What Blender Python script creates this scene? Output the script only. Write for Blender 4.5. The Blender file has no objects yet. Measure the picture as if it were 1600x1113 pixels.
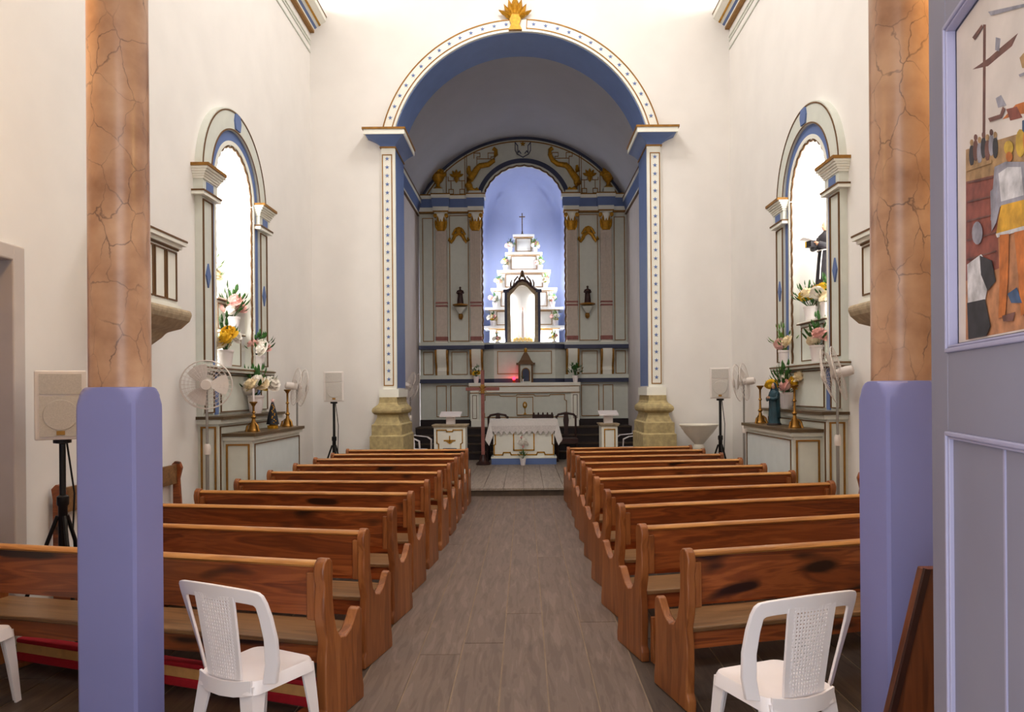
import bpy, math, random
from mathutils import Vector
random.seed(7)
PI = math.pi
scene = bpy.context.scene
COL = scene.collection

# ------------------------------------------------------------------ camera
F = 1155.0            # focal length in pixels of the 1600 px wide frame
X0, Y0 = 820.0, 612.0 # where the nave's axis meets the picture
H = 1.55              # eye height
ROLL = 0.008
cam_d = bpy.data.cameras.new('camera')
cam = bpy.data.objects.new('camera', cam_d)
COL.objects.link(cam)
cam.location = (0, 0, H)
cam.rotation_euler = (PI / 2, ROLL, 0)
cam_d.sensor_width = 36
cam_d.lens = F / 1600 * 36
cam_d.shift_x = (800 - X0) / 1600
cam_d.shift_y = (Y0 - 556.5) / 1600
cam_d.clip_start = 0.05
scene.camera = cam

# ------------------------------------------------------------------ world, exposure, large lights
w = bpy.data.worlds.new('world'); scene.world = w; w.use_nodes = True
bg = w.node_tree.nodes['Background']
bg.inputs[0].default_value = (0.93, 0.96, 1.0, 1)
bg.inputs[1].default_value = 3.0
scene.view_settings.view_transform = 'Standard'
scene.view_settings.look = 'None'
scene.view_settings.exposure = 0.0
scene.view_settings.gamma = 1.0
scene.view_settings.use_curve_mapping = False

def area(name, loc, size, size_y, power, color, direction):
    l = bpy.data.lights.new(name, 'AREA'); l.shape = 'RECTANGLE'
    l.size = size; l.size_y = size_y; l.energy = power; l.color = color
    o = bpy.data.objects.new(name, l); COL.objects.link(o)
    o.location = loc
    o.rotation_euler = Vector(direction).to_track_quat('-Z', 'Y').to_euler()
    return o
def point(name, loc, power, color, r=0.05):
    l = bpy.data.lights.new(name, 'POINT'); l.energy = power; l.color = color; l.shadow_soft_size = r
    o = bpy.data.objects.new(name, l); COL.objects.link(o); o.location = loc
    return o
WARM = (1.0, 0.90, 0.78)
# cove strips lying on the two side cornices, shining up on the ceiling
for sx in (-1, 1):
    c = area('cove_light', (sx * 2.93, 6.4, 7.30), 9.0, 0.12, 120, (1.0, 0.955, 0.915), (-sx * 0.35, 0, 1))
# added fill lights brightening the nave from above the frame, no visible fixtures
for y in (5.0, 8.6):
    area('nave_fill_light', (0, y, 8.4), 1.2, 1.2, 110, (1.0, 0.96, 0.925), (0, 0, -1))
# warm lamps under the choir loft, outside the two columns
point('loft_lamp', (-2.25, 3.0, 3.62), 30, (1.0, 0.60, 0.22), 0.06)
point('loft_lamp', (2.12, 2.7, 3.62), 30, (1.0, 0.62, 0.22), 0.06)

def P(px, py, Y):
    """a pixel of the photograph carried to depth Y"""
    a, b = px - X0, py - Y0
    dx, dy = a - ROLL * b, b + ROLL * a
    return Vector((dx * Y / F, Y, H - dy * Y / F))

# ------------------------------------------------------------------ materials
def lin(c):
    c = c / 255.0
    return c / 12.92 if c <= 0.04045 else ((c + 0.055) / 1.055) ** 2.4
def L3(rgb): return tuple(lin(v) for v in rgb) + (1,)
MATS = {}
def M(name, rgb, rough=0.6, metal=0.0, var=0.06, scale=6.0, bump=0.0, emit=None, spec=0.4, rnd=0.0):
    m = bpy.data.materials.new(name); m.use_nodes = True; MATS[name] = m
    nt = m.node_tree; N = nt.nodes; b = N['Principled BSDF']
    b.inputs['Roughness'].default_value = rough
    b.inputs['Metallic'].default_value = metal
    b.inputs['Specular IOR Level'].default_value = spec
    tc = N.new('ShaderNodeTexCoord'); no = N.new('ShaderNodeTexNoise')
    no.inputs['Scale'].default_value = scale; no.inputs['Detail'].default_value = 5
    nt.links.new(tc.outputs['Object'], no.inputs['Vector'])
    mr = N.new('ShaderNodeMapRange')
    mr.inputs[1].default_value = 0.3; mr.inputs[2].default_value = 0.7
    mr.inputs[3].default_value = 1 - var; mr.inputs[4].default_value = 1 + var * 0.5
    nt.links.new(no.outputs['Fac'], mr.inputs[0])
    mx = N.new('ShaderNodeVectorMath'); mx.operation = 'SCALE'
    mx.inputs[0].default_value = L3(rgb)[:3]
    val = mr.outputs[0]
    if rnd:
        oi = N.new('ShaderNodeObjectInfo'); r2 = N.new('ShaderNodeMapRange')
        r2.inputs[3].default_value = 1 - rnd; r2.inputs[4].default_value = 1 + rnd
        nt.links.new(oi.outputs['Random'], r2.inputs[0])
        mu = N.new('ShaderNodeMath'); mu.operation = 'MULTIPLY'
        nt.links.new(val, mu.inputs[0]); nt.links.new(r2.outputs[0], mu.inputs[1]); val = mu.outputs[0]
    nt.links.new(val, mx.inputs['Scale'])
    nt.links.new(mx.outputs[0], b.inputs['Base Color'])
    if bump:
        bp = N.new('ShaderNodeBump'); bp.inputs['Strength'].default_value = bump; bp.inputs['Distance'].default_value = 0.01
        nt.links.new(no.outputs['Fac'], bp.inputs['Height']); nt.links.new(bp.outputs[0], b.inputs['Normal'])
    if emit:
        b.inputs['Emission Color'].default_value = L3(rgb); b.inputs['Emission Strength'].default_value = emit
    return m
def ramp(N, stops):
    r = N.new('ShaderNodeValToRGB'); e = r.color_ramp.elements
    e[0].position, e[0].color = stops[0][0], L3(stops[0][1])
    e[1].position, e[1].color = stops[-1][0], L3(stops[-1][1])
    for p, c in stops[1:-1]:
        x = e.new(p); x.color = L3(c)
    return r
def wood(name, dark, mid, light, axis=0, rough=0.38, knots=True, grain=1.0, spec=0.5, ring=0.09):
    m = bpy.data.materials.new(name); m.use_nodes = True; MATS[name] = m
    nt = m.node_tree; N = nt.nodes; K = nt.links.new; b = N['Principled BSDF']
    b.inputs['Roughness'].default_value = rough; b.inputs['Specular IOR Level'].default_value = spec
    tc = N.new('ShaderNodeTexCoord'); oi = N.new('ShaderNodeObjectInfo')
    sc = N.new('ShaderNodeVectorMath'); sc.operation = 'MULTIPLY_ADD'
    s = [9.0 * grain] * 3; s[axis] = 0.9 * grain
    sc.inputs[1].default_value = s
    of = N.new('ShaderNodeVectorMath'); of.operation = 'SCALE'; of.inputs[0].default_value = (17, 31, 23)
    K(oi.outputs['Random'], of.inputs['Scale'])
    K(tc.outputs['Object'], sc.inputs[0]); K(of.outputs[0], sc.inputs[2])
    n1 = N.new('ShaderNodeTexNoise'); n1.inputs['Scale'].default_value = 1.3; n1.inputs['Detail'].default_value = 6; n1.inputs['Distortion'].default_value = 0.7
    K(sc.outputs[0], n1.inputs['Vector'])
    wv = N.new('ShaderNodeMath'); wv.operation = 'MULTIPLY'; wv.inputs[1].default_value = 42
    K(n1.outputs['Fac'], wv.inputs[0])
    si = N.new('ShaderNodeMath'); si.operation = 'SINE'; K(wv.outputs[0], si.inputs[0])
    ml = N.new('ShaderNodeMath'); ml.operation = 'MULTIPLY_ADD'; ml.inputs[1].default_value = ring; K(si.outputs[0], ml.inputs[0]); K(n1.outputs['Fac'], ml.inputs[2])
    rp = ramp(N, [(0.25, dark), (0.5, mid), (0.75, light)])
    K(ml.outputs[0], rp.inputs[0])
    out = rp.outputs[0]
    if knots:
        k = N.new('ShaderNodeTexNoise'); k.inputs['Scale'].default_value = 0.55; k.inputs['Detail'].default_value = 1.5
        ks = N.new('ShaderNodeVectorMath'); ks.operation = 'MULTIPLY_ADD'
        q = [11.0] * 3; q[axis] = 3.4
        ks.inputs[1].default_value = q; K(tc.outputs['Object'], ks.inputs[0]); K(of.outputs[0], ks.inputs[2])
        K(ks.outputs[0], k.inputs['Vector'])
        kr = N.new('ShaderNodeMapRange'); kr.inputs[1].default_value = 0.63; kr.inputs[2].default_value = 0.68
        K(k.outputs['Fac'], kr.inputs[0])
        mx = N.new('ShaderNodeMix'); mx.data_type = 'RGBA'
        K(kr.outputs[0], mx.inputs['Factor']); K(out, mx.inputs[6]); mx.inputs[7].default_value = L3([v * 0.45 for v in dark])
        out = mx.outputs[2]
    K(out, b.inputs['Base Color'])
    bp = N.new('ShaderNodeBump'); bp.inputs['Strength'].default_value = 0.12; bp.inputs['Distance'].default_value = 0.004
    K(ml.outputs[0], bp.inputs['Height']); K(bp.outputs[0], b.inputs['Normal'])
    return m

M('plaster', (235, 231, 226), 0.85, var=0.035, scale=2.2, bump=0.10)
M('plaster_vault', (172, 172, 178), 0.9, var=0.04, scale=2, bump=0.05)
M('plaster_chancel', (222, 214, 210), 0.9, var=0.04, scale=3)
M('white_trim', (238, 237, 226), 0.5, var=0.03)
M('pale_paint', (214, 217, 207), 0.5, var=0.05, scale=8)
M('blue_trim', (96, 118, 168), 0.55, var=0.06)
M('navy_trim', (60, 66, 92), 0.5, var=0.08)
M('gold_line', (150, 104, 34), 0.45, metal=0.25, var=0.25, scale=14)
M('gold', (186, 134, 28), 0.45, metal=0.4, var=0.35, scale=22, bump=0.3)
M('brown_line', (104, 72, 36), 0.5, var=0.15)
M('niche_blue', (190, 199, 232), 0.9, var=0.02)
M('niche_white', (246, 245, 242), 0.8, var=0.01)
M('lilac_paint', (136, 137, 190), 0.5, var=0.04, scale=3, bump=0.04)
M('door_paint', (132, 130, 148), 0.5, var=0.05, scale=4, bump=0.05)
M('door_bead', (160, 156, 184), 0.45, var=0.03)
M('stone', (180, 162, 116), 0.8, var=0.3, scale=16, bump=0.35)
M('stone_grey', (178, 160, 132), 0.85, var=0.25, scale=18, bump=0.3)
M('font_stone', (232, 226, 212), 0.6, var=0.06, scale=9)
M('plastic', (240, 232, 232), 0.35, var=0.02, spec=0.5)
M('speaker_white', (226, 218, 212), 0.5, var=0.02)
M('grille', (196, 190, 182), 0.7, var=0.12, scale=120)
M('black_metal', (16, 16, 18), 0.45, var=0.1)
M('grey_metal', (150, 146, 140), 0.4, metal=0.5, var=0.05)
M('fan_white', (222, 212, 204), 0.5, var=0.02)
M('leaf', (52, 98, 38), 0.55, var=0.5, scale=30)
M('leaf_light', (104, 148, 62), 0.55, var=0.4, scale=30)
for nm, c in (('petal_white', (244, 238, 228)), ('petal_pink', (236, 186, 178)), ('petal_yellow', (240, 196, 48)), ('petal_cream', (240, 222, 186))):
    M(nm, c, 0.7, var=0.12, scale=60)
M('brass', (146, 104, 44), 0.35, metal=0.7, var=0.2, scale=20)
M('cloth', (232, 226, 222), 0.9, var=0.05, scale=30, bump=0.15)
M('lace', (222, 214, 210), 0.95, var=0.22, scale=70, bump=0.4)
M('red_fabric', (176, 20, 36), 0.85, var=0.12, scale=30)
M('tan_fabric', (214, 158, 96), 0.8, var=0.12, scale=20)
M('rose_wood', (150, 92, 84), 0.55, var=0.2, scale=12)
M('dark_wood', (52, 24, 18), 0.4, var=0.3, scale=14)
M('step_wood', (74, 58, 44), 0.6, var=0.3, scale=10)
M('dark_base', (34, 22, 24), 0.6, var=0.2)
M('statue_brown', (56, 26, 24), 0.5, var=0.3, scale=30)
M('robe_black', (34, 30, 36), 0.55, var=0.2, scale=20)
M('robe_teal', (28, 62, 74), 0.5, var=0.35, scale=14)
M('robe_navy', (20, 24, 34), 0.5, var=0.3, scale=30)
M('skin', (196, 150, 120), 0.5, var=0.08)
M('skin_dark', (70, 44, 34), 0.5, var=0.1)
M('pale_figure', (246, 226, 222), 0.6, var=0.1, scale=40)
M('red_glow', (255, 20, 40), 0.3, emit=18.0, var=0.0)
M('door_dark', (92, 92, 140), 0.6, var=0.06)
M('door_frame', (196, 186, 180), 0.7, var=0.05)
wood('pew_wood', (104, 48, 20), (138, 70, 30), (168, 92, 44), 0, 0.36, ring=0.12)
wood('pew_end', (112, 60, 26), (140, 80, 38), (164, 102, 54), 2, 0.36, knots=False)
wood('pew_rail', (150, 94, 44), (184, 124, 62), (208, 150, 84), 0, 0.30, knots=False)
wood('pew_seat', (98, 68, 42), (124, 90, 56), (146, 108, 70), 0, 0.34, knots=False)
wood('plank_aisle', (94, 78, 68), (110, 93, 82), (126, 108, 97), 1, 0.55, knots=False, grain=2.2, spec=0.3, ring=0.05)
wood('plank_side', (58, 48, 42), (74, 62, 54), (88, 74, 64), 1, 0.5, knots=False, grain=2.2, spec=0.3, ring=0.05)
wood('plank_chancel', (120, 108, 96), (146, 132, 118), (166, 150, 136), 1, 0.42, knots=False, grain=2.2, spec=0.35, ring=0.05)
wood('board_brown', (74, 34, 14), (100, 50, 22), (124, 66, 32), 2, 0.45, knots=False)

def marble():
    m = bpy.data.materials.new('faux_marble'); m.use_nodes = True; MATS['faux_marble'] = m
    nt = m.node_tree; N = nt.nodes; K = nt.links.new; b = N['Principled BSDF']
    b.inputs['Roughness'].default_value = 0.28; b.inputs['Specular IOR Level'].default_value = 0.5
    tc = N.new('ShaderNodeTexCoord')
    n = N.new('ShaderNodeTexNoise'); n.inputs['Scale'].default_value = 5.5; n.inputs['Detail'].default_value = 8
    K(tc.outputs['Object'], n.inputs['Vector'])
    rp = ramp(N, [(0.30, (158, 114, 86)), (0.5, (190, 146, 114)), (0.72, (210, 168, 134))])
    K(n.outputs['Fac'], rp.inputs[0])
    wn = N.new('ShaderNodeTexNoise'); wn.inputs['Scale'].default_value = 7; wn.inputs['Detail'].default_value = 4
    K(tc.outputs['Object'], wn.inputs['Vector'])
    ad = N.new('ShaderNodeVectorMath'); ad.operation = 'MULTIPLY_ADD'; ad.inputs[1].default_value = (0.10, 0.10, 0.16)
    K(wn.outputs['Color'], ad.inputs[0]); K(tc.outputs['Object'], ad.inputs[2])
    mp = N.new('ShaderNodeMapping'); mp.inputs['Scale'].default_value = (6.6, 6.6, 3.6); mp.inputs['Rotation'].default_value = (0.3, 0.25, 0)
    K(ad.outputs[0], mp.inputs['Vector'])
    v = N.new('ShaderNodeTexVoronoi'); v.feature = 'DISTANCE_TO_EDGE'; v.inputs['Scale'].default_value = 1.35
    K(mp.outputs[0], v.inputs['Vector'])
    vr = N.new('ShaderNodeMapRange'); vr.inputs[1].default_value = 0.003; vr.inputs[2].default_value = 0.022; vr.inputs[3].default_value = 0.8; vr.inputs[4].default_value = 0
    K(v.outputs['Distance'], vr.inputs[0])
    fn = N.new('ShaderNodeMapRange'); fn.inputs[1].default_value = 0.36; fn.inputs[2].default_value = 0.6
    K(wn.outputs['Fac'], fn.inputs[0])
    mu = N.new('ShaderNodeMath'); mu.operation = 'MULTIPLY'; K(vr.outputs[0], mu.inputs[0]); K(fn.outputs[0], mu.inputs[1])
    mx = N.new('ShaderNodeMix'); mx.data_type = 'RGBA'
    K(mu.outputs[0], mx.inputs['Factor']); K(rp.outputs[0], mx.inputs[6]); mx.inputs[7].default_value = L3((104, 78, 68))
    K(mx.outputs[2], b.inputs['Base Color'])
marble()
def glass():
    m = bpy.data.materials.new('glass'); m.use_nodes = True; MATS['glass'] = m
    nt = m.node_tree; N = nt.nodes; b = N['Principled BSDF']; out = N['Material Output']
    tr = N.new('ShaderNodeBsdfTransparent'); gl = N.new('ShaderNodeBsdfGlossy'); gl.inputs['Roughness'].default_value = 0.05
    mx = N.new('ShaderNodeMixShader'); mx.inputs[0].default_value = 0.06
    nt.links.new(tr.outputs[0], mx.inputs[1]); nt.links.new(gl.outputs[0], mx.inputs[2]); nt.links.new(mx.outputs[0], out.inputs[0])
glass()

# ------------------------------------------------------------------ mesh builder
class MB:
    def __init__(s): s.v = []; s.f = []
    def add(s, vs, fs):
        n = len(s.v); s.v += [tuple(p) for p in vs]; s.f += [tuple(i + n for i in f) for f in fs]; return s
    def box(s, x0, y0, z0, x1, y1, z1):
        x0, x1 = min(x0, x1), max(x0, x1); y0, y1 = min(y0, y1), max(y0, y1); z0, z1 = min(z0, z1), max(z0, z1)
        return s.add([(x0,y0,z0),(x1,y0,z0),(x1,y1,z0),(x0,y1,z0),(x0,y0,z1),(x1,y0,z1),(x1,y1,z1),(x0,y1,z1)],
                     [(0,3,2,1),(4,5,6,7),(0,1,5,4),(1,2,6,5),(2,3,7,6),(3,0,4,7)])
    def prism(s, pts, plane, a, b):
        """extrude a 2-D outline: 'xz' along y, 'yz' along x, 'xy' along z"""
        def q(p, t):
            return (p[0], t, p[1]) if plane == 'xz' else ((t, p[0], p[1]) if plane == 'yz' else (p[0], p[1], t))
        n = len(pts)
        vs = [q(p, a) for p in pts] + [q(p, b) for p in pts]
        fs = [tuple(range(n)), tuple(range(2 * n - 1, n - 1, -1))]
        fs += [(i, i + n, (i + 1) % n + n, (i + 1) % n) for i in range(n)]
        return s.add(vs, fs)
    def lathe(s, prof, c=(0, 0, 0), n=16, axis='z', cap=True):
        vs = []; fs = []
        for r, z in prof:
            for k in range(n):
                t = 2 * PI * k / n; a, b = r * math.cos(t), r * math.sin(t)
                p = (a, b, z) if axis == 'z' else ((a, z, b) if axis == 'y' else (z, a, b))
                vs.append((c[0] + p[0], c[1] + p[1], c[2] + p[2]))
        for i in range(len(prof) - 1):
            for k in range(n):
                a = i * n + k; b = i * n + (k + 1) % n
                fs.append((a, b, b + n, a + n))
        if cap:
            fs.append(tuple(range(n - 1, -1, -1))); m = (len(prof) - 1) * n; fs.append(tuple(range(m, m + n)))
        return s.add(vs, fs)
    def tube(s, pts, r, n=6, closed=False):
        pts = [Vector(p) for p in pts]; m = len(pts); vs = []; fs = []
        up = Vector((0.123, 0.214, 0.97))
        for i, p in enumerate(pts):
            if closed: d = pts[(i + 1) % m] - pts[i - 1]
            else: d = pts[min(i + 1, m - 1)] - pts[max(i - 1, 0)]
            d.normalize()
            ref = up if abs(d.dot(up)) < 0.95 else Vector((1, 0, 0))
            a = d.cross(ref).normalized(); b = d.cross(a)
            rr = r[i] if isinstance(r, (list, tuple)) else r
            for k in range(n):
                t = 2 * PI * k / n
                vs.append(p + a * (rr * math.cos(t)) + b * (rr * math.sin(t)))
        for i in range(m if closed else m - 1):
            j = (i + 1) % m
            for k in range(n):
                fs.append((i * n + k, i * n + (k + 1) % n, j * n + (k + 1) % n, j * n + k))
        if not closed:
            fs.append(tuple(range(n - 1, -1, -1))); fs.append(tuple(range((m - 1) * n, m * n)))
        return s.add(vs, fs)
    def ell(s, c, rx, ry, rz, nu=8, nv=6):
        vs = [(c[0], c[1], c[2] - rz)]; fs = []
        for j in range(1, nv):
            t = -PI / 2 + PI * j / nv
            for i in range(nu):
                a = 2 * PI * i / nu
                vs.append((c[0] + rx * math.cos(t) * math.cos(a), c[1] + ry * math.cos(t) * math.sin(a), c[2] + rz * math.sin(t)))
        vs.append((c[0], c[1], c[2] + rz)); top = len(vs) - 1
        for i in range(nu):
            fs.append((0, 1 + (i + 1) % nu, 1 + i))
            fs.append((top, 1 + (nv - 2) * nu + i, 1 + (nv - 2) * nu + (i + 1) % nu))
        for j in range(nv - 2):
            for i in range(nu):
                a = 1 + j * nu + i; b = 1 + j * nu + (i + 1) % nu
                fs.append((a, b, b + nu, a + nu))
        return s.add(vs, fs)
    def arc(s, cx, cz, r0, r1, a0, a1, y0, y1, n=32, plane='xz'):
        """annular sector, angles in radians from +x"""
        vs = []; fs = []
        for i in range(n + 1):
            t = a0 + (a1 - a0) * i / n; c, d = math.cos(t), math.sin(t)
            for r in (r0, r1):
                for y in (y0, y1):
                    h, z = cx + r * c, cz + r * d
                    vs.append((h, y, z) if plane == 'xz' else (y, h, z))
        for i in range(n):
            a = i * 4; b = a + 4
            fs += [(a, a + 2, b + 2, b), (a + 1, b + 1, b + 3, a + 3), (a, b, b + 1, a + 1), (a + 2, a + 3, b + 3, b + 2)]
        fs += [(0, 1, 3, 2), (n * 4, n * 4 + 2, n * 4 + 3, n * 4 + 1)]
        return s.add(vs, fs)
    def rect_line(s, x0, z0, x1, z1, wd, y0, y1, plane='xz'):
        """a thin raised outline round a rectangle"""
        x0, x1 = min(x0, x1), max(x0, x1); z0, z1 = min(z0, z1), max(z0, z1)
        for (a, b, c, d) in ((x0, z0, x1, z0 + wd), (x0, z1 - wd, x1, z1), (x0, z0 + wd, x0 + wd, z1 - wd), (x1 - wd, z0 + wd, x1, z1 - wd)):
            if plane == 'xz': s.box(a, y0, b, c, y1, d)
            else: s.box(y0, a, b, y1, c, d)
        return s
    def line(s, pts, wd, y0, y1, closed=False, plane='xz'):
        """a raised strip of width wd along a polyline in a wall plane"""
        n = len(pts)
        for i in range(n if closed else n - 1):
            a, b = Vector(pts[i]), Vector(pts[(i + 1) % n]); d = (b - a)
            if d.length < 1e-6: continue
            d.normalize(); e = Vector((-d[1], d[0])) * wd / 2; a2 = a - d * wd / 2; b2 = b + d * wd / 2
            s.prism([a2 - e, b2 - e, b2 + e, a2 + e], plane, y0, y1)
        return s
    def build(s, name, mat, parent=None, smooth=None, loc=None):
        off = Vector((0, 0, 0)); p = parent
        while p is not None:
            off += p.location; p = p.parent
        me = bpy.data.meshes.new(name)
        me.from_pydata([tuple(Vector(v) - off) for v in s.v] if parent is not None else s.v, [], s.f)
        me.materials.append(MATS[mat] if isinstance(mat, str) else mat)
        me.update()
        if smooth is not None:
            me.shade_smooth(); me.set_sharp_from_angle(angle=math.radians(smooth))
        o = bpy.data.objects.new(name, me); COL.objects.link(o)
        if parent is not None: o.parent = parent
        return o
    def recalc(s): return s
def fix_normals():
    import bmesh
    for me in bpy.data.meshes:
        bm = bmesh.new(); bm.from_mesh(me); bmesh.ops.recalc_face_normals(bm, faces=bm.faces); bm.to_mesh(me); bm.free()

def tag(o, label, cat=None, group=None, kind=None):
    o['label'] = label
    if cat: o['category'] = cat
    if group: o['group'] = group
    if kind: o['kind'] = kind
    return o
def thing(name, label, cat, loc=(0, 0, 0), rz=0, group=None, kind=None):
    o = bpy.data.objects.new(name, None); COL.objects.link(o); o.empty_display_size = 0.1
    o.location = loc; o.rotation_euler = (0, 0, rz)
    return tag(o, label, cat, group, kind)
def struct(o, label=None):
    o['kind'] = 'structure'
    if label: o['label'] = label
    return o
def inst(src, name, parent, loc, rot=(0, 0, 0), scale=(1, 1, 1)):
    o = bpy.data.objects.new(name, src); COL.objects.link(o)
    o.parent = parent; o.location = loc; o.rotation_euler = rot; o.scale = scale
    return o
def copy_tree(o, parent=None):
    c = o.copy(); COL.objects.link(c); c.parent = parent
    for ch in list(o.children): copy_tree(ch, c)
    return c
def bevel(o, wd=0.005, seg=2):
    m = o.modifiers.new('bevel', 'BEVEL'); m.width = wd; m.segments = seg; m.limit_method = 'ANGLE'
    return o
def mesh_of(mb, name, mat, smooth=None):
    me = bpy.data.meshes.new(name); me.from_pydata(mb.v, [], mb.f); me.materials.append(MATS[mat]); me.update()
    if smooth is not None:
        me.shade_smooth(); me.set_sharp_from_angle(angle=math.radians(smooth))
    return me

# ================================================================== SETTING
XL, XR = -3.20, 3.13        # side walls
YF, YJ = 11.16, 11.92       # chancel arch wall, front and back
YB, YT = 0.95, 8.7          # inner face of the entrance wall, ceiling height
CX = -0.03                  # axis of arch and chancel
CW = 2.40                   # half width of chancel
YR = 17.00                  # plane of the altarpiece
FZ = 0.115                  # chancel floor
ARC_Z, ARC_R = 5.01, 1.96   # chancel arch: centre and inner radius

# ---- nave floor: sub-floor and planks
fl = struct(MB().box(XL - 0.5, YB - 0.6, -0.12, XR + 0.5, YF + 0.1, -0.004).build('floor', 'tan_floor' if 'tan_floor' in MATS else M('tan_floor', (136, 116, 96), 0.8, var=0.2)), 'weathered wooden plank floor of the nave')
PW, PX0 = 0.248, -0.885
kmin = int(math.floor((XL - PX0) / PW)); kmax = int(math.ceil((XR - PX0) / PW))
for k in range(kmin, kmax):
    x0, x1 = max(PX0 + k * PW, XL), min(PX0 + (k + 1) * PW, XR)
    rg = random.Random(k + 100)
    cuts = [YB]
    if k == 2: cuts += [4.56, 8.1]
    elif k == 4: cuts += [6.9]
    else: cuts += [rg.uniform(3.2, 5.2), rg.uniform(6.6, 8.6)]
    cuts.append(YF)
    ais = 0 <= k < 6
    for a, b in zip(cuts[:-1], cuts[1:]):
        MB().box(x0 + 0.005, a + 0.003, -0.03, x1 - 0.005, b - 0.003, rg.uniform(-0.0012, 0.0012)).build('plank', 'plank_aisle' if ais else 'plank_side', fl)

# ---- chancel floor, its step and the steps up to the altarpiece
cf = struct(MB().box(CX - 1.90, 10.98, 0, CX + 1.90, YJ, FZ - 0.02).box(CX - CW, YJ, -0.02, CX + CW, 15.65, FZ - 0.02).build('floor_chancel', 'step_wood'), 'raised wooden floor of the chancel')
n = 16
for i in range(n):
    wd = 2 * CW / n; x0 = CX - CW + i * wd
    if -1.9 < x0 - CX and x0 + wd - CX < 1.9: y0 = 10.965
    else: y0 = YJ + 0.005
    MB().box(x0 + 0.003, y0, FZ - 0.03, x0 + wd - 0.003, 15.62, FZ).build('plank', 'plank_chancel', cf)
st = thing('altar_steps', 'dark wooden steps leading up to the high altar', 'steps', (CX, 15.6, FZ))
zt = FZ
for i in range(4):
    y = 15.60 + i * 0.25; z1 = zt + 0.164
    b = MB().box(CX - CW + 0.01, y, zt, CX + CW - 0.01, 16.37 if i < 3 else YR + 0.1, z1 - 0.03).build('riser', 'dark_base', st)
    MB().box(CX - CW + 0.01, y - 0.02, z1 - 0.03, CX + CW - 0.01, y + 0.26 if i < 3 else YR + 0.1, z1).build('tread', 'step_wood', st)
    zt = z1
PLAT = zt  # platform height

# ---- side walls with openings
def side_wall(name, x, sgn, openings, label):
    """wall slab from x outwards; openings: (y0,y1,z0,z1,archradius or None)"""
    m = MB(); xo = x + sgn * 0.55; y = YB - 0.5
    for (a, b, z0, z1, r) in sorted(openings):
        m.box(x, y, 0, xo, a, YT)
        if z0 > 0: m.box(x, a, 0, xo, b, z0)
        if r is None: m.box(x, a, z1, xo, b, YT)
        else:
            c = (a + b) / 2; n = 24
            pts = [(c - r * math.cos(PI * i / n), z1 + r * math.sin(PI * i / n)) for i in range(n + 1)]
            for p, q in zip(pts[:-1], pts[1:]):
                m.prism([p, q, (q[0], YT), (p[0], YT)], 'yz', x, xo)
        y = b
    m.box(x, y, 0, xo, YF + 0.4, YT)
    return struct(m.build(name, 'plaster'), label)
NL, NR, NH = 8.10, 8.04, 0.53     # niche centres along the walls, half width
NZ0, NZ1 = 1.83, 3.73             # niche sill and arch centre
side_wall('wall_left', XL, -1, [(3.66, 4.60, 0, 2.40, None), (5.58, 6.20, 2.2, 3.45, None), (NL - NH, NL + NH, NZ0, NZ1, NH)], 'white plaster side wall with a doorway and a tall arched niche')
side_wall('wall_right', XR, 1, [(5.58, 6.20, 2.2, 3.45, None), (NR - NH, NR + NH, NZ0, NZ1, NH)], 'white plaster side wall with a tall arched niche and a saint')
# ---- entrance wall with the doorway the picture is taken through
m = MB(); m.box(XL - 0.5, YB - 0.5, 0, -0.92, YB, YT); m.box(0.90, YB - 0.5, 0, XR + 0.5, YB, YT); m.box(-0.92, YB - 0.5, 4.2, 0.90, YB, YT)
struct(m.build('wall_rear', 'plaster'), 'white entrance wall with open doorway')
# ---- chancel arch wall
def arch_wall(m, y0, y1, half, r, cz, zsp, x0, x1, ztop, cx=CX, n=40):
    m.box(x0, y0, 0, cx - half, y1, zsp); m.box(cx + half, y0, 0, x1, y1, zsp)
    t0 = math.asin((zsp - cz) / r)
    pts = [(cx + r * math.cos(t), cz + r * math.sin(t)) for t in [PI - t0 - (PI - 2 * t0) * i / n for i in range(n + 1)]]
    m.box(x0, y0, zsp, pts[0][0], y1, ztop); m.box(pts[-1][0], y0, zsp, x1, y1, ztop)
    for p, q in zip(pts[:-1], pts[1:]):
        m.prism([p, q, (q[0], ztop), (p[0], ztop)], 'xz', y0, y1)
    return m
SP = 5.46
HO = math.sqrt(ARC_R ** 2 - (SP - ARC_Z) ** 2)
struct(arch_wall(MB(), YF, YJ, HO, ARC_R, ARC_Z, SP, XL - 0.5, XR + 0.5, YT).build('wall_front', 'plaster'), 'white wall around the tall chancel arch')
struct(MB().box(XL - 0.6, YB - 0.5, YT, XR + 0.6, YJ, YT + 0.15).build('ceiling', 'plaster'), 'white nave ceiling')
# ---- chancel shell
struct(MB().box(CX - CW - 0.3, YJ, 0, CX - CW, (YR + 2.0), 6.2).build('wall_chancel_left', 'plaster_chancel'), 'pale side wall of the chancel, near the processional cross')
struct(MB().box(CX + CW, YJ, 0, CX + CW + 0.3, (YR + 2.0), 6.2).build('wall_chancel_right', 'plaster_chancel'), 'pale side wall of the chancel, near the narrow lectern')
VZ, VR = H + 216 * YR / F, 181 * YR / F
CT = H + 299 * YR / F
t0 = math.asin((CT - 0.1 - VZ) / VR)
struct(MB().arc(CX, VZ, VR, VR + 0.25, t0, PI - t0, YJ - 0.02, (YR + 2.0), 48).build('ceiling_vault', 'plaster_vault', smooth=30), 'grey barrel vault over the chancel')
struct(MB().box(CX - CW - 0.3, (YR + 1.85), 0, CX + CW + 0.3, (YR + 2.0), 7.7).build('wall_chancel_back', 'plaster_chancel'), 'pale wall behind the altarpiece')
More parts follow.
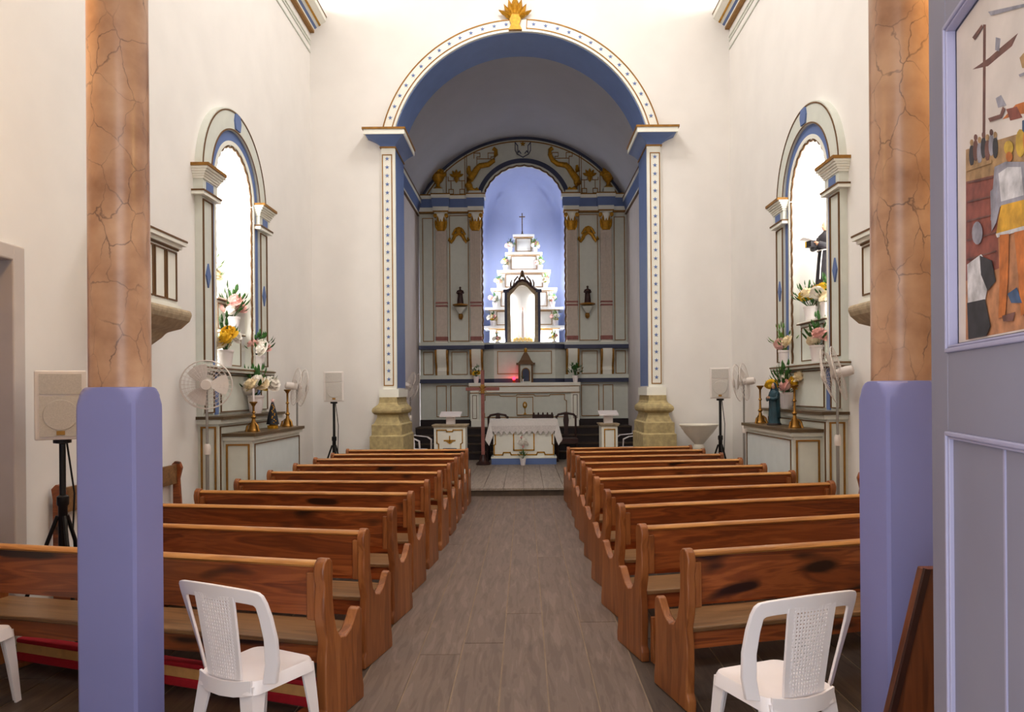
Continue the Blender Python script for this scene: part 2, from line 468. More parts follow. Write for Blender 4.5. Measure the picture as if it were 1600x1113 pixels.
for s, nm in ((-1, 'left'), (1, 'right')):
    t = struct(MB().box(CX + s * (CW - 0.10), YJ, CT - 0.09, CX + s * CW, YR - 0.05, CT - 0.02).build('trim_' + ('1' if s < 0 else '2'), 'white_trim'), 'blue and white cornice along the chancel wall, %s' % ('cross side' if s < 0 else 'font side'))
    MB().box(CX + s * (CW - 0.115), YJ, CT - 0.02, CX + s * CW, YR - 0.05, CT).build('gold_edge', 'brown_line', t)
    MB().prism([(CX + s * (CW - 0.09), CT - 0.09), (CX + s * CW, CT - 0.09), (CX + s * CW, CT - 0.29), (CX + s * (CW - 0.03), CT - 0.29)], 'xz', YJ, YR - 0.05).build('blue_cove', 'blue_trim', t)
    MB().box(CX + s * (CW - 0.04), YJ, CT - 0.35, CX + s * CW, YR - 0.05, CT - 0.29).build('lower_fillet', 'white_trim', t)
    MB().box(CX + s * (CW - 0.045), YJ, CT - 0.36, CX + s * CW, YR - 0.05, CT - 0.345).build('brown_edge', 'brown_line', t)
# ---- nave cornices
for s, xw, k in ((-1, XL, 3), (1, XR, 4)):
    e = -s
    t = struct(MB().prism([(xw, 7.02), (xw + e * 0.06, 7.02), (xw + e * 0.08, 7.06), (xw + e * 0.24, 7.16), (xw + e * 0.25, 7.22), (xw, 7.22)], 'xz', YB, YF).build('trim_%d' % k, 'white_trim'), 'white, gold and blue cornice high on the nave wall, %s' % ('font side' if s > 0 else 'doorway side'))
    MB().box(xw, YB, 6.99, xw + e * 0.065, YF, 7.03).build('gold_edge', 'gold_line', t)
    MB().prism([(xw + e * 0.05, 7.03), (xw + e * 0.105, 7.068), (xw + e * 0.098, 7.078), (xw + e * 0.06, 7.07)], 'xz', YB, YF).build('blue_cove', 'blue_trim', t)
    MB().prism([(xw + e * 0.14, 7.09), (xw + e * 0.165, 7.105), (xw + e * 0.16, 7.125), (xw + e * 0.13, 7.11)], 'xz', YB, YF).build('gold_edge', 'gold', t)
    for z in (6.68, 6.80, 6.86):
        MB().box(xw, YB, z, xw + e * 0.015, YF - 0.02, z + 0.025).build('fillet', 'pale_paint', t)
    MB().box(xw + e * 0.245, YB, 7.215, xw + e * 0.255, YF, 7.235).build('brown_edge', 'brown_line', t)
# ---- choir loft above the columns (over the frame)
cl = struct(MB().box(XL, YB, 3.85, XR, 3.42, 4.05).build('ceiling_loft', 'plaster'), 'underside of the choir loft')
# left doorway: frame and blue door
d = struct(MB().box(XL - 0.10, 3.56, 0, XL + 0.03, 3.668, 2.49).box(XL - 0.10, 4.592, 0, XL + 0.03, 4.70, 2.49).box(XL - 0.10, 3.66, 2.392, XL + 0.03, 4.60, 2.49).build('door_1', 'door_frame'), 'doorway with pale frame and blue door in the side wall')
bevel(d, 0.01)
MB().box(XL - 0.16, 3.66, 0, XL - 0.11, 4.60, 2.40).build('door_leaf', 'door_dark', d)
# pulpit doors
for s, xw, k in ((-1, XL, 2), (1, XR, 3)):
    d = struct(MB().box(xw - s * 0.02, 6.192, 2.2, xw + s * 0.2, 6.30, 3.54).box(xw - s * 0.02, 5.48, 2.2, xw + s * 0.2, 5.588, 3.54).box(xw - s * 0.02, 5.58, 3.442, xw + s * 0.2, 6.20, 3.54).build('door_%d' % k, 'lilac_paint'), 'narrow door with blue frame opening onto the pulpit, %s' % ('wall with doorway' if s < 0 else 'wall by the open door leaf'))
    MB().box(xw + s * 0.12, 5.58, 2.2, xw + s * 0.16, 6.20, 3.45).build('door_leaf', 'door_dark', d)

# ================================================================== CHANCEL ARCH SURROUND
ar = struct(thing('trim_5', 'painted surround of the chancel arch with blue stars', None, (CX, YF, 0)))
star = MB()
pts = [((0.034 if i % 2 == 0 else 0.0135) * math.cos(PI / 2 + i * PI / 5), (0.034 if i % 2 == 0 else 0.0135) * math.sin(PI / 2 + i * PI / 5)) for i in range(10)]
star.prism(pts, 'xz', -0.003, 0.003)
star_me = mesh_of(star, 'star', 'blue_trim')
R0, R1 = ARC_R, 2.137
y1 = YF - 0.05
# ring
te = math.asin((SP - ARC_Z) / R1)
MB().arc(CX, ARC_Z, R0, R1, te, PI - te, y1, YF + 0.01, 64).build('arch_band', 'white_trim', ar, smooth=30)
for (ra, rb) in ((R1 - 0.012, R1 + 0.006), (R0 + 0.035, R0 + 0.050)):
    MB().arc(CX, ARC_Z, ra, rb, te, PI / 2 - 0.05, y1 - 0.008, y1 + 0.01, 40).build('arch_line', 'gold_line', ar)
    MB().arc(CX, ARC_Z, ra, rb, PI / 2 + 0.05, PI - te, y1 - 0.008, y1 + 0.01, 40).build('arch_line', 'gold_line', ar)
for t in (PI / 2 - 0.05, PI / 2 + 0.05):
    c, s_ = math.cos(t), math.sin(t)
    MB().line([(CX + (R0 + 0.04) * c, ARC_Z + (R0 + 0.04) * s_), (CX + R1 * c, ARC_Z + R1 * s_)], 0.014, y1 - 0.008, y1 + 0.01).build('arch_line', 'gold_line', ar)
Rm = (R0 + 0.045 + R1) / 2
for i in range(15):
    for s in (-1, 1):
        t = PI / 2 + s * (0.10 + i * (PI / 2 - te - 0.13) / 14)
        inst(star_me, 'star', ar, (Rm * math.cos(t), -0.053, ARC_Z + Rm * math.sin(t)))
# blue soffit and jambs
t1 = math.asin((SP - ARC_Z) / R0)
MB().arc(CX, ARC_Z, R0 - 0.012, R0 + 0.002, t1, PI - t1, YF + 0.0, YJ + 0.01, 64).build('soffit', 'blue_trim', ar, smooth=30)
for s in (-1, 1):
    side = 'blue jamb'
    MB().box(CX + s * (HO - 0.012), YF + 0.0, 1.62, CX + s * (HO + 0.01), YJ + 0.01, SP).build('jamb', 'blue_trim', ar)
    xa, xb = HO, 2.10
    MB().box(CX + s * (xa - 0.014), y1, 1.60, CX + s * xb, YF + 0.01, 5.25).build('pilaster', 'white_trim', ar)
    MB().rect_line(CX + s * (xa + 0.028), 1.65, CX + s * (xb - 0.012), 5.13, 0.014, y1 - 0.008, y1).build('pilaster_line', 'gold_line', ar)
    for i in range(27):
        inst(star_me, 'star', ar, (s * (xa + xb + 0.016) / 2, -0.053, 1.75 + i * 0.1275))
    # capital: stepped block wrapping pilaster and jamb
    lv = [(5.24, 0.025, 'gold_line', 0.02, 'capital_line'), (5.26, 0.03, 'blue_trim', 0.0, None)]
    MB().box(CX + s * (xa - 0.03), y1 - 0.02, 5.225, CX + s * (xb + 0.02), YJ, 5.245).build('capital_line', 'gold_line', ar)
    m = MB(); n = 6
    pr = [(0.0 + 0.19 * (i / n) ** 1.7, 5.245 + 0.12 * i / n) for i in range(n + 1)]
    for (o0, z0), (o1, z1) in zip(pr[:-1], pr[1:]):
        xi0, xo0 = CX + s * (xa - 0.02 - o0 * 0.8), CX + s * (xb + 0.01 + o0)
        xi1, xo1 = CX + s * (xa - 0.02 - o1 * 0.8), CX + s * (xb + 0.01 + o1)
        ya, yb = y1 - 0.01 - o0, y1 - 0.01 - o1
        m.add([(xi0, ya, z0), (xo0, ya, z0), (xo0, YF + 0.01, z0), (xi0, YJ, z0), (xi1, yb, z1), (xo1, yb, z1), (xo1, YF + 0.01, z1), (xi1, YJ, z1)],
              [(0, 3, 2, 1), (4, 5, 6, 7), (0, 1, 5, 4), (1, 2, 6, 5), (3, 0, 4, 7)])
    m.build('capital_cove', 'blue_trim', ar)
    MB().box(CX + s * (xa - 0.19), y1 - 0.22, 5.365, CX + s * (xb + 0.22), YF + 0.01, 5.435).box(CX + s * (xa - 0.19), YF, 5.365, CX + s * xa, YJ, 5.435).build('capital_slab', 'white_trim', ar)
    MB().box(CX + s * (xa - 0.205), y1 - 0.235, 5.435, CX + s * (xb + 0.24), YF + 0.01, 5.465).box(CX + s * (xa - 0.205), YF, 5.435, CX + s * xa, YJ, 5.465).build('capital_edge', 'gold_line', ar)
    # base
    MB().box(CX + s * (xa - 0.05), y1 - 0.05, 1.48, CX + s * (xb + 0.05), YJ, 1.60).build('plinth_slab', 'white_trim', ar)
    m = MB()
    prof = [(0.03, 1.48), (0.035, 1.40), (0.055, 1.365), (0.09, 1.34), (0.118, 1.315), (0.127, 1.285), (0.12, 1.255), (0.095, 1.23), (0.06, 1.215), (0.06, 1.18), (0.10, 1.09), (0.13, 1.07), (0.13, 0.92), (0.155, 0.90), (0.155, 0.0)]
    for (o0, z0), (o1, z1) in zip(prof[:-1], prof[1:]):
        def ring(o, z): return [(CX + s * (xa - o * 0.9), y1 - 0.05 - o, z), (CX + s * (xb + 0.01 + o), y1 - 0.05 - o, z), (CX + s * (xb + 0.01 + o), YF + 0.01, z), (CX + s * (xa - o * 0.9), YJ, z)]
        m.add(ring(o0, z0) + ring(o1, z1), [(0, 1, 5, 4), (1, 2, 6, 5), (3, 0, 4, 7), (0, 3, 2, 1), (4, 5, 6, 7)])
    m.build('stone_base', 'stone', ar, smooth=62)
# gilt fleuron on the crown of the arch
fr = thing('arch_fleuron', 'gilt acanthus fleuron crowning the chancel arch', 'ornament', (CX, YF - 0.06, 6.99))
def leaf_blade(m, base, tip, wd, y, bulge=0.03, thick=0.02):
    b, t = Vector(base), Vector(tip); d = t - b; e = Vector((-d[1], d[0])).normalized() * wd
    a1, a2 = b + d * 0.35 + e, b + d * 0.35 - e; c1, c2 = b + d * 0.75 + e * 0.8, b + d * 0.75 - e * 0.8
    mid = b + d * 0.5
    V = [(b[0], y, b[1]), (a1[0], y, a1[1]), (c1[0], y, c1[1]), (t[0], y - thick, t[1]), (c2[0], y, c2[1]), (a2[0], y, a2[1]), (mid[0], y - bulge, mid[1])]
    V += [(p[0], y + thick, p[2]) for p in V[:6]]
    return m.add(V, [(0, 1, 6), (1, 2, 6), (2, 3, 6), (3, 4, 6), (4, 5, 6), (5, 0, 6)] + [(i, (i + 1) % 6, 7 + (i + 1) % 6, 7 + i) for i in range(6)] + [(12, 11, 10, 9, 8, 7)])
fx = P(805, 20, YF)[0]
for k, (dx, dz, wd) in enumerate(((0, 0.50, 0.06), (-0.10, 0.43, 0.045), (0.10, 0.43, 0.045), (-0.17, 0.36, 0.04), (0.17, 0.36, 0.04), (-0.245, 0.27, 0.035), (0.245, 0.27, 0.035), (-0.17, 0.20, 0.03), (0.17, 0.20, 0.03))):
    leaf_blade(MB(), (fx, 7.08 if k < 5 else 7.14), (fx + dx, 7.0 + dz), wd, YF - 0.07 - 0.006 * (k % 3), 0.045).build('acanthus_leaf', 'gold', fr)
MB().prism([(fx - 0.10, 6.97), (fx + 0.10, 6.97), (fx + 0.06, 7.05), (fx + 0.085, 7.12), (fx + 0.05, 7.2), (fx - 0.05, 7.2), (fx - 0.085, 7.12), (fx - 0.06, 7.05)], 'xz', YF - 0.11, YF).build('stem', 'gold', fr)

# ================================================================== FAUX-MARBLE COLUMNS ON LILAC PLINTHS
def column(xc, yc, hs, r, label):
    t = thing('column', label, 'column', (xc, yc, 0), 0, 'columns carrying the choir loft')
    m = MB(); n = 64; rows = [(0, 9), (0.02, 9), (1.36, 9)]
    ztop = 1.582
    for i in range(1, 11):
        a = i / 10 * PI / 2
        rows.append((1.40 + (ztop - 1.40) * math.sin(a), r + 0.004 + (hs * 1.42 - r - 0.004) * math.cos(a)))
    vs = []; fs = []
    for z, rc in rows:
        for k in range(n):
            th = 2 * PI * (k + 0.5) / n; c, s_ = math.cos(th), math.sin(th)
            sq = hs / max(abs(c), abs(s_)); q = min(sq, rc, hs * 1.36)
            vs.append((xc + q * c, yc + q * s_, z))
    for i in range(len(rows) - 1):
        for k in range(n):
            fs.append((i * n + k, i * n + (k + 1) % n, (i + 1) * n + (k + 1) % n, (i + 1) * n + k))
    fs.append(tuple(range((len(rows) - 1) * n, len(rows) * n)))
    m.add(vs, fs); m.build('plinth', 'lilac_paint', t, smooth=28)
    MB().lathe([(r, 1.57), (r * 0.99, 2.6), (r * 0.98, 3.85)], (xc, yc, 0), 40).build('shaft', 'faux_marble', t, smooth=40)
    return t
column(-1.712, 3.13, 0.1215, 0.119, 'faux-marble column on a lilac plinth beside the doorway-side white chair')
column(1.575, 3.08, 0.13, 0.121, 'faux-marble column on a lilac plinth behind the open blue door')

# ================================================================== SMALL SHARED THINGS
leafm = MB(); leafm.add([(0, 0, 0), (0.020, 0.004, 0.035), (0.014, 0.012, 0.08), (0, 0.022, 0.11), (-0.014, 0.012, 0.08), (-0.020, 0.004, 0.035), (0, -0.006, 0.05)], [(0, 1, 6), (1, 2, 6), (2, 3, 6), (3, 4, 6), (4, 5, 6), (5, 0, 6)])
def bloom_mesh(mat):
    m = MB()
    for ring, (nn, r, tilt, z) in enumerate(((8, 0.044, 0.15, 0.0), (7, 0.042, 0.55, 0.006), (6, 0.036, 0.95, 0.012), (4, 0.026, 1.3, 0.018))):
        for k in range(nn):
            t = 2 * PI * (k + 0.5 * ring) / nn; d = Vector((math.cos(t), math.sin(t), 0)); e = Vector((-d.y, d.x, 0))
            up = Vector((0, 0, 1)); tip = d * r * math.cos(tilt) + up * (z + r * math.sin(tilt)); mid = d * r * 0.6 * math.cos(tilt * 0.6) + up * (z + r * 0.4 * math.sin(tilt))
            m.add([up * z, mid + e * r * 0.55, tip + e * r * 0.25, tip - e * r * 0.25, mid - e * r * 0.55], [(0, 1, 2, 3, 4)])
    m.ell((0, 0, 0.012), 0.026, 0.026, 0.024, 9, 6)
    return mesh_of(m, 'bloom', mat)
BLOOM = {c: bloom_mesh('petal_' + c) for c in ('white', 'pink', 'yellow', 'cream')}
def bouquet(loc, label, colors, seed, sc=1.0, spread=0.13, rise=0.20, group='potted flowers on the altars', leafmat='leaf', pot_h=0.15, nl=46):
    rg = random.Random(seed)
    t = thing('flower_pot', label, 'flower pot', (0, 0, 0), 0, group)
    MB().lathe([(0.045, 0), (0.05, 0.01), (0.065, pot_h - 0.02), (0.07, pot_h - 0.018), (0.07, pot_h), (0.058, pot_h), (0.05, pot_h - 0.03)], n=14).build('pot', 'plastic', t, smooth=40)
    m = MB()
    for i in range(nl):
        a = rg.uniform(0, 2 * PI); el = rg.uniform(0.15, 1.35); r = rg.uniform(0.3, 1.0)
        b = Vector((math.cos(a) * math.cos(el) * spread * r, math.sin(a) * math.cos(el) * spread * r, pot_h + 0.02 + math.sin(el) * rise * r * 1.15))
        d = Vector((math.cos(a) * math.cos(el), math.sin(a) * math.cos(el), 0.3 + math.sin(el))).normalized()
        side = d.cross(Vector((0, 0, 1))).normalized(); nrm = side.cross(d)
        q = rg.uniform(0.5, 0.85)
        m.add([b + side * v[0] * q + nrm * v[1] * q + d * v[2] * q for v in leafm.v], leafm.f)
        if i % 3 == 0: m.tube([(0, 0, pot_h - 0.02), b], 0.003, 4)
    m.build('foliage', leafmat, t)
    for i, c in enumerate(colors):
        a = 2 * PI * i / len(colors) + rg.uniform(-0.4, 0.4); rr = spread * (0.35 + 0.6 * (i % 2)) * rg.uniform(0.8, 1.1); z = pot_h + 0.03 + rg.uniform(0.0, rise * 0.45)
        q = rg.uniform(1.35, 1.85)
        inst(BLOOM[c], 'bloom', t, (math.cos(a) * rr, math.sin(a) * rr - 0.03, z), (rg.uniform(0.4, 1.1), rg.uniform(-0.4, 0.4), a), (q, q, q))
    t.location = loc; t.scale = (sc, sc, sc)
    return t
def candlestick(loc, h, label, candle=False):
    t = thing('candlestick', label, 'candlestick', (0, 0, 0), 0, 'brass candlesticks on the side altars')
    MB().lathe([(0.065, 0), (0.065, 0.012), (0.05, 0.03), (0.045, 0.06), (0.022, 0.10), (0.016, 0.13), (0.028, 0.15), (0.014, 0.17), (0.011, h * 0.6), (0.022, h * 0.63), (0.011, h * 0.67), (0.012, h - 0.05), (0.03, h - 0.02), (0.04, h - 0.012), (0.04, h), (0.012, h)], n=16).build('stem', 'brass', t, smooth=35)
    for k in range(3):
        a = PI / 2 + 2 * PI * k / 3
        MB().tube([(0.03 * math.cos(a), 0.03 * math.sin(a), 0.09), (0.06 * math.cos(a), 0.06 * math.sin(a), 0.06), (0.075 * math.cos(a), 0.075 * math.sin(a), 0.0)], [0.008, 0.012, 0.014], 6).build('foot', 'brass', t, smooth=40)
    if candle:
        MB().lathe([(0.011, h), (0.011, h + 0.13), (0.003, h + 0.135)], n=10).build('candle', 'plastic', t, smooth=40)
    t.location = loc
    return t
def statue(name, loc, h, label, robe, skin, mantle=None, rz=0.0, cord=False, book=False, base='brown_line'):
    t = thing(name, label, 'statue', (0, 0, 0))
    k = h / 1.0
    m = MB(); n = 28; vs = []; fs = []
    prof = [(0.19, 0.17, 0.04), (0.18, 0.16, 0.06), (0.165, 0.14, 0.25), (0.145, 0.12, 0.45), (0.135, 0.105, 0.56), (0.15, 0.105, 0.66), (0.165, 0.10, 0.74), (0.15, 0.085, 0.79), (0.07, 0.06, 0.825), (0.045, 0.045, 0.85)]
    for rx_, ry_, z in prof:
        for i in range(n):
            a = 2 * PI * i / n; fold = 1 + 0.07 * math.cos(7 * a + z * 5) * max(0, 1 - z / 0.7)
            vs.append((rx_ * fold * math.cos(a) * k, ry_ * fold * math.sin(a) * k, z * k))
    for j in range(len(prof) - 1):
        for i in range(n): fs.append((j * n + i, j * n + (i + 1) % n, (j + 1) * n + (i + 1) % n, (j + 1) * n + i))
    fs.append(tuple(range(n - 1, -1, -1))); fs.append(tuple(range((len(prof) - 1) * n, len(prof) * n)))
    m.add(vs, fs)
    # sleeves reaching to the front
    for s in (-1, 1):
        m.tube([(s * 0.14 * k, 0, 0.76 * k), (s * 0.18 * k, -0.03 * k, 0.64 * k), (s * 0.13 * k, -0.14 * k, 0.60 * k), (s * 0.06 * k, -0.19 * k, 0.63 * k)], [0.05 * k, 0.05 * k, 0.048 * k, 0.05 * k], 10)
    m.build('robe', robe, t, smooth=60)
    hd = MB().ell((0, -0.01 * k, 0.915 * k), 0.055 * k, 0.065 * k, 0.08 * k, 14, 10)
    hd.ell((0, -0.078 * k, 0.905 * k), 0.010 * k, 0.014 * k, 0.016 * k, 6, 5)
    hd.tube([(0, 0, 0.82 * k), (0, 0, 0.88 * k)], 0.035 * k, 10)
    hd.build('head', skin, t, smooth=60)
    MB().ell((0, 0.012 * k, 0.935 * k), 0.062 * k, 0.066 * k, 0.072 * k, 14, 8).build('hair', 'statue_brown' if mantle is None else mantle, t, smooth=60)
    for s in (-1, 1):
        hm = MB().ell((s * 0.045 * k, -0.205 * k, 0.64 * k), 0.022 * k, 0.03 * k, 0.03 * k, 8, 6)
        for q in range(4): hm.tube([(s * (0.035 + 0.008 * q) * k, -0.225 * k, 0.65 * k), (s * (0.02 + 0.006 * q) * k, -0.25 * k, 0.665 * k)], 0.007 * k, 5)
        hm.tube([(s * 0.03 * k, -0.2 * k, 0.66 * k), (s * 0.015 * k, -0.215 * k, 0.685 * k)], 0.008 * k, 5)
        hm.build('hand', skin, t, smooth=60)
    MB().lathe([(0.21 * k, 0), (0.22 * k, 0.015 * k), (0.20 * k, 0.03 * k), (0.20 * k, 0.045 * k)], n=24).build('base', base, t, smooth=40)
    if mantle:
        mm = MB(); vs = []; fs = []
        for j, (r, z) in enumerate(((0.205, 0.16), (0.19, 0.4), (0.185, 0.6), (0.185, 0.74), (0.12, 0.83), (0.085, 0.9), (0.08, 0.96), (0.03, 1.0))):
            for i in range(17):
                a = -0.25 + (PI + 0.5) * i / 16
                vs.append((r * k * math.cos(a), r * 0.9 * k * math.sin(a), z * k + 0.02 * k * math.cos(4 * a) * (1 if j == 0 else 0)))
        for j in range(7):
            for i in range(16): fs.append((j * 17 + i, j * 17 + i + 1, (j + 1) * 17 + i + 1, (j + 1) * 17 + i))
        mm.add(vs, fs).build('mantle', mantle, t, smooth=60)
    if cord:
        MB().tube([(0.05 * k, -0.125 * k, 0.55 * k), (0.045 * k, -0.15 * k, 0.35 * k), (0.05 * k, -0.17 * k, 0.12 * k)], 0.009 * k, 6).build('cord', 'cloth', t, smooth=60)
        MB().tube([(math.cos(a) * 0.15 * k, math.sin(a) * 0.118 * k, 0.555 * k) for a in [2 * PI * i / 20 for i in range(20)]], 0.009 * k, 6, closed=True).build('belt', 'cloth', t, smooth=60)
    if book:
        MB().box(-0.11 * k, -0.30 * k, 0.60 * k, 0.02 * k, -0.21 * k, 0.69 * k).build('book', 'robe_black', t)
        MB().box(-0.105 * k, -0.302 * k, 0.605 * k, -0.08 * k, -0.205 * k, 0.685 * k).build('book_pages', 'petal_yellow', t)
        MB().prism([(-0.26 * k, 0.74 * k), (-0.06 * k, 0.69 * k), (0.04 * k, 0.69 * k), (-0.02 * k, 0.72 * k), (-0.16 * k, 0.77 * k)], 'xz', -0.29 * k, -0.22 * k).build('open_scroll', 'cloth', t)
    t.location = loc; t.rotation_euler = (0, 0, rz)
    return t

# ================================================================== ALTARPIECE
M('column_paint', (206, 192, 178), 0.55, var=0.10, scale=20)
S = YR / F
RC = 0.0
def rx(u): return RC + u * S
def rz_(v): return H + (Y0 - v) * S
rt = thing('altarpiece', 'tall carved altarpiece in pale grey, gold and blue filling the chancel end', 'altarpiece', (RC, YR, PLAT))
def rbox(m, u0, v0, u1, v1, d0, d1): return m.box(rx(u0), YR - d1, rz_(v1), rx(u1), YR - d0, rz_(v0))
# board with the niche opening
m = MB(); NVC, NR_ = 324, 65
for s in (-1, 1): rbox(m, s * 65, 310, s * 163, 662, -0.12, 0)
rbox(m, -65, 540, 65, 662, -0.12, 0)
for i in range(64):
    u0, u1 = -157 + 314 * i / 64, -157 + 314 * (i + 1) / 64
    pts = []
    def top(u): return VZ + math.sqrt(max(VR ** 2 - (rx(u) - CX) ** 2, 0)) + 0.02
    def bot(u): return rz_(NVC) + math.sqrt(max(0, (NR_ * S) ** 2 - (rx(u) - RC) ** 2)) if abs(u) < NR_ else rz_(311)
    b0, b1 = max(bot(u0), rz_(311)) , max(bot(u1), rz_(311))
    if abs(u0) < 56 and abs(u1) < 56 or True:
        m.prism([(rx(u0), b0), (rx(u1), b1), (rx(u1), max(top(u1), b1 + 0.01)), (rx(u0), max(top(u0), b0 + 0.01))], 'xz', YR, YR + 0.12)
m.build('backboard', 'pale_paint', rt)
rbox(MB(), -163, 655, 163, 664.8, 0, 0.06).build('plinth', 'dark_base', rt)
GL = 0.016
def lined_panel(u0, v0, u1, v1, d=0.0, mat='pale_paint', lmat='gold_line'):
    p = rbox(MB(), u0, v0, u1, v1, d - 0.01, d + 0.012).build('panel', mat, rt)
    MB().rect_line(rx(u0), rz_(v1), rx(u1), rz_(v0), GL, YR - d - 0.022, YR - d - 0.01).build('panel_line', lmat, p)
for s in (-1, 1):
    lined_panel(s * 141, 340, s * 158, 533); lined_panel(s * 86, 336, s * 116, 533)
    lined_panel(s * 142, 549, s * 158, 585); lined_panel(s * 89, 549, s * 114, 585)
    lined_panel(s * 122, 602, s * 138, 651); lined_panel(s * 88, 602, s * 116, 651)
    # columns
    for u in (74.5, 128):
        hw = 8.5
        sh = rbox(MB(), s * u - hw, 360, s * u + hw, 536, 0, 0.13).build('column_shaft', 'column_paint', rt)
        for k in range(5):
            c = s * u - hw + 2.0 + k * 3.25
            rbox(MB(), c - 0.55, 366, c + 0.55, 470, 0.13, 0.146).build('flute_rib', 'column_paint', sh)
        for va, vb in ((472, 474.5), (477, 479.5), (526, 532)):
            rbox(MB(), s * u - hw - 0.6, va, s * u + hw + 0.6, vb, 0, 0.145).build('column_band', 'rose_wood', sh)
        rbox(MB(), s * u - hw - 1.5, 534, s * u + hw + 1.5, 539, 0, 0.16).build('column_base', 'white_trim', rt)
        # gilt capital
        cp = rbox(MB(), s * u - hw - 1.5, 331, s * u + hw + 1.5, 335, 0, 0.18).build('capital', 'white_trim', rt)
        for k, du in enumerate((-7, 0, 7, -4, 4)):
            z0 = rz_(363 if k < 3 else 357)
            leaf_blade(MB(), (rx(s * u + du * 0.7), z0), (rx(s * u + du * 1.25), rz_(344 if k < 3 else 339)), 0.036, YR - 0.145 - 0.012 * (k % 2), 0.03, 0.03).build('acanthus_leaf', 'gold', cp)
        MB().lathe([(0.10, 0.16), (0.11, 0.24), (0.13, 0.30), (0.14, 0.36)], (rx(s * u), YR - 0.07, rz_(360)), 14).build('capital_bell', 'white_trim', cp, smooth=40)
        MB().lathe([(0.09, -0.03), (0.105, 0.0), (0.10, 0.03), (0.115, 0.10), (0.13, 0.17), (0.10, 0.18)], (rx(s * u), YR - 0.085, rz_(360)), 14).build('capital_collar', 'gold', cp, smooth=40)
        for q in (-1, 1):
            MB().lathe([(0.02, -0.05), (0.045, -0.045), (0.045, 0.045), (0.02, 0.05)], (rx(s * u + q * 8.5), YR - 0.13, rz_(338.5)), 12, 'y').build('volute', 'gold', cp, smooth=40)
        # console bracket below the ledge
        pf = [(0, 546), (0.24, 546), (0.25, 553), (0.21, 562), (0.13, 570), (0.11, 574), (0.15, 579), (0.13, 586), (0, 586)]
        cb = MB().prism([(YR - d, rz_(v)) for d, v in pf], 'yz', rx(s * u - hw + 1.2), rx(s * u + hw - 1.2)).build('console', 'white_trim', rt, smooth=35)
        pf2 = [(0, 547), (0.27, 547), (0.285, 554), (0.24, 563), (0.16, 571), (0.14, 575), (0.18, 580), (0.14, 587), (0, 587)]
        for q in (-1, 1):
            MB().prism([(YR - d, rz_(v)) for d, v in pf2], 'yz', rx(s * u + q * (hw - 1.2)), rx(s * u + q * (hw + 1.6))).build('gilt_volute', 'gold_line', cb, smooth=35)
    # entablature
    for (u0, u1, ex) in ((62, 86, 0.10), (86, 116, 0.0), (116, 140, 0.10), (140, 163, 0.0)):
        rbox(MB(), s * u0, 324, s * u1, 332, -0.02, 0.10 + ex).build('frieze', 'white_trim', rt)
        m = MB(); m.prism([(YR + 0.02, rz_(325)), (YR - 0.10 - ex, rz_(325)), (YR - 0.17 - ex, rz_(313)), (YR + 0.02, rz_(313))], 'yz', rx(s * (u0 - (1.5 if ex else 0))), rx(s * (u1 + (1.5 if ex else 0)))); m.build('cornice_cove', 'blue_trim', rt)
        rbox(MB(), s * (u0 - (3 if ex else 0)), 308, s * (u1 + (2 if ex else 0)), 313, -0.02, 0.20 + ex).build('cornice_slab', 'white_trim', rt)
        rbox(MB(), s * (u0 - (3.3 if ex else 0)), 306.3, s * (u1 + (2.3 if ex else 0)), 308, -0.02, 0.21 + ex).build('cornice_line', 'gold_line', rt)
        rbox(MB(), s * u0, 331.5, s * u1, 333.5, 0, 0.11 + ex).build('cornice_line', 'gold_line', rt)
    # ledges
    rbox(MB(), s * 62, 540, s * 163, 546, 0, 0.20).build('ledge', 'navy_trim', rt)
    rbox(MB(), s * 62, 536, s * 163, 540, 0, 0.17).build('ledge_top', 'pale_paint', rt)
    rbox(MB(), s * 62, 586, s * 163, 592, 0, 0.17).build('base_ledge', 'pale_paint', rt)
    rbox(MB(), s * 62, 592, s * 163, 598, 0, 0.14).build('base_ledge_band', 'navy_trim', rt)
    # gilt spray above statue
    sp = MB()
    uu = s * 101
    sp.ell((rx(uu), YR - 0.04, rz_(360)), 0.075, 0.05, 0.085, 10, 7)
    for q in (-1, 1):
        sp.tube([(rx(uu), YR - 0.03, rz_(364)), (rx(uu + q * 6), YR - 0.04, rz_(368)), (rx(uu + q * 9), YR - 0.04, rz_(374)), (rx(uu + q * 12), YR - 0.04, rz_(378)), (rx(uu + q * 15), YR - 0.03, rz_(375)), (rx(uu + q * 14), YR - 0.03, rz_(371))], [0.04, 0.045, 0.04, 0.045, 0.035, 0.02], 7)
        sp.tube([(rx(uu + q * 3), YR - 0.04, rz_(356)), (rx(uu + q * 6), YR - 0.04, rz_(360)), (rx(uu + q * 10), YR - 0.04, rz_(367))], [0.02, 0.03, 0.025], 6)
    sp.build('gilt_spray', 'gold', rt, smooth=50)
    # lunette: urn
    uu = s * 132
    m = MB().lathe([(0.10, 0), (0.11, 0.03), (0.05, 0.07), (0.04, 0.13), (0.12, 0.22), (0.15, 0.32), (0.12, 0.38)], (rx(uu), YR - 0.12, rz_(298)), 14)
    m.build('urn', 'gold', rt, smooth=40)
    ur = MB()
    for k in range(11):
        a = PI * k / 10; q = 0.10 + 0.05 * (k % 2)
        ur.ell((rx(uu) + math.cos(a) * q, YR - 0.12 - 0.03 * (k % 3), rz_(278) + math.sin(a) * 0.15), 0.05, 0.05, 0.06, 8, 5)
    ur.ell((rx(uu), YR - 0.13, rz_(274)), 0.10, 0.08, 0.12, 10, 6)
    ur.build('urn_flowers', 'gold', rt, smooth=50)
    rbox(MB(), s * 124, 298, s * 141, 306.5, 0, 0.24).build('urn_pedestal', 'pale_paint', rt)
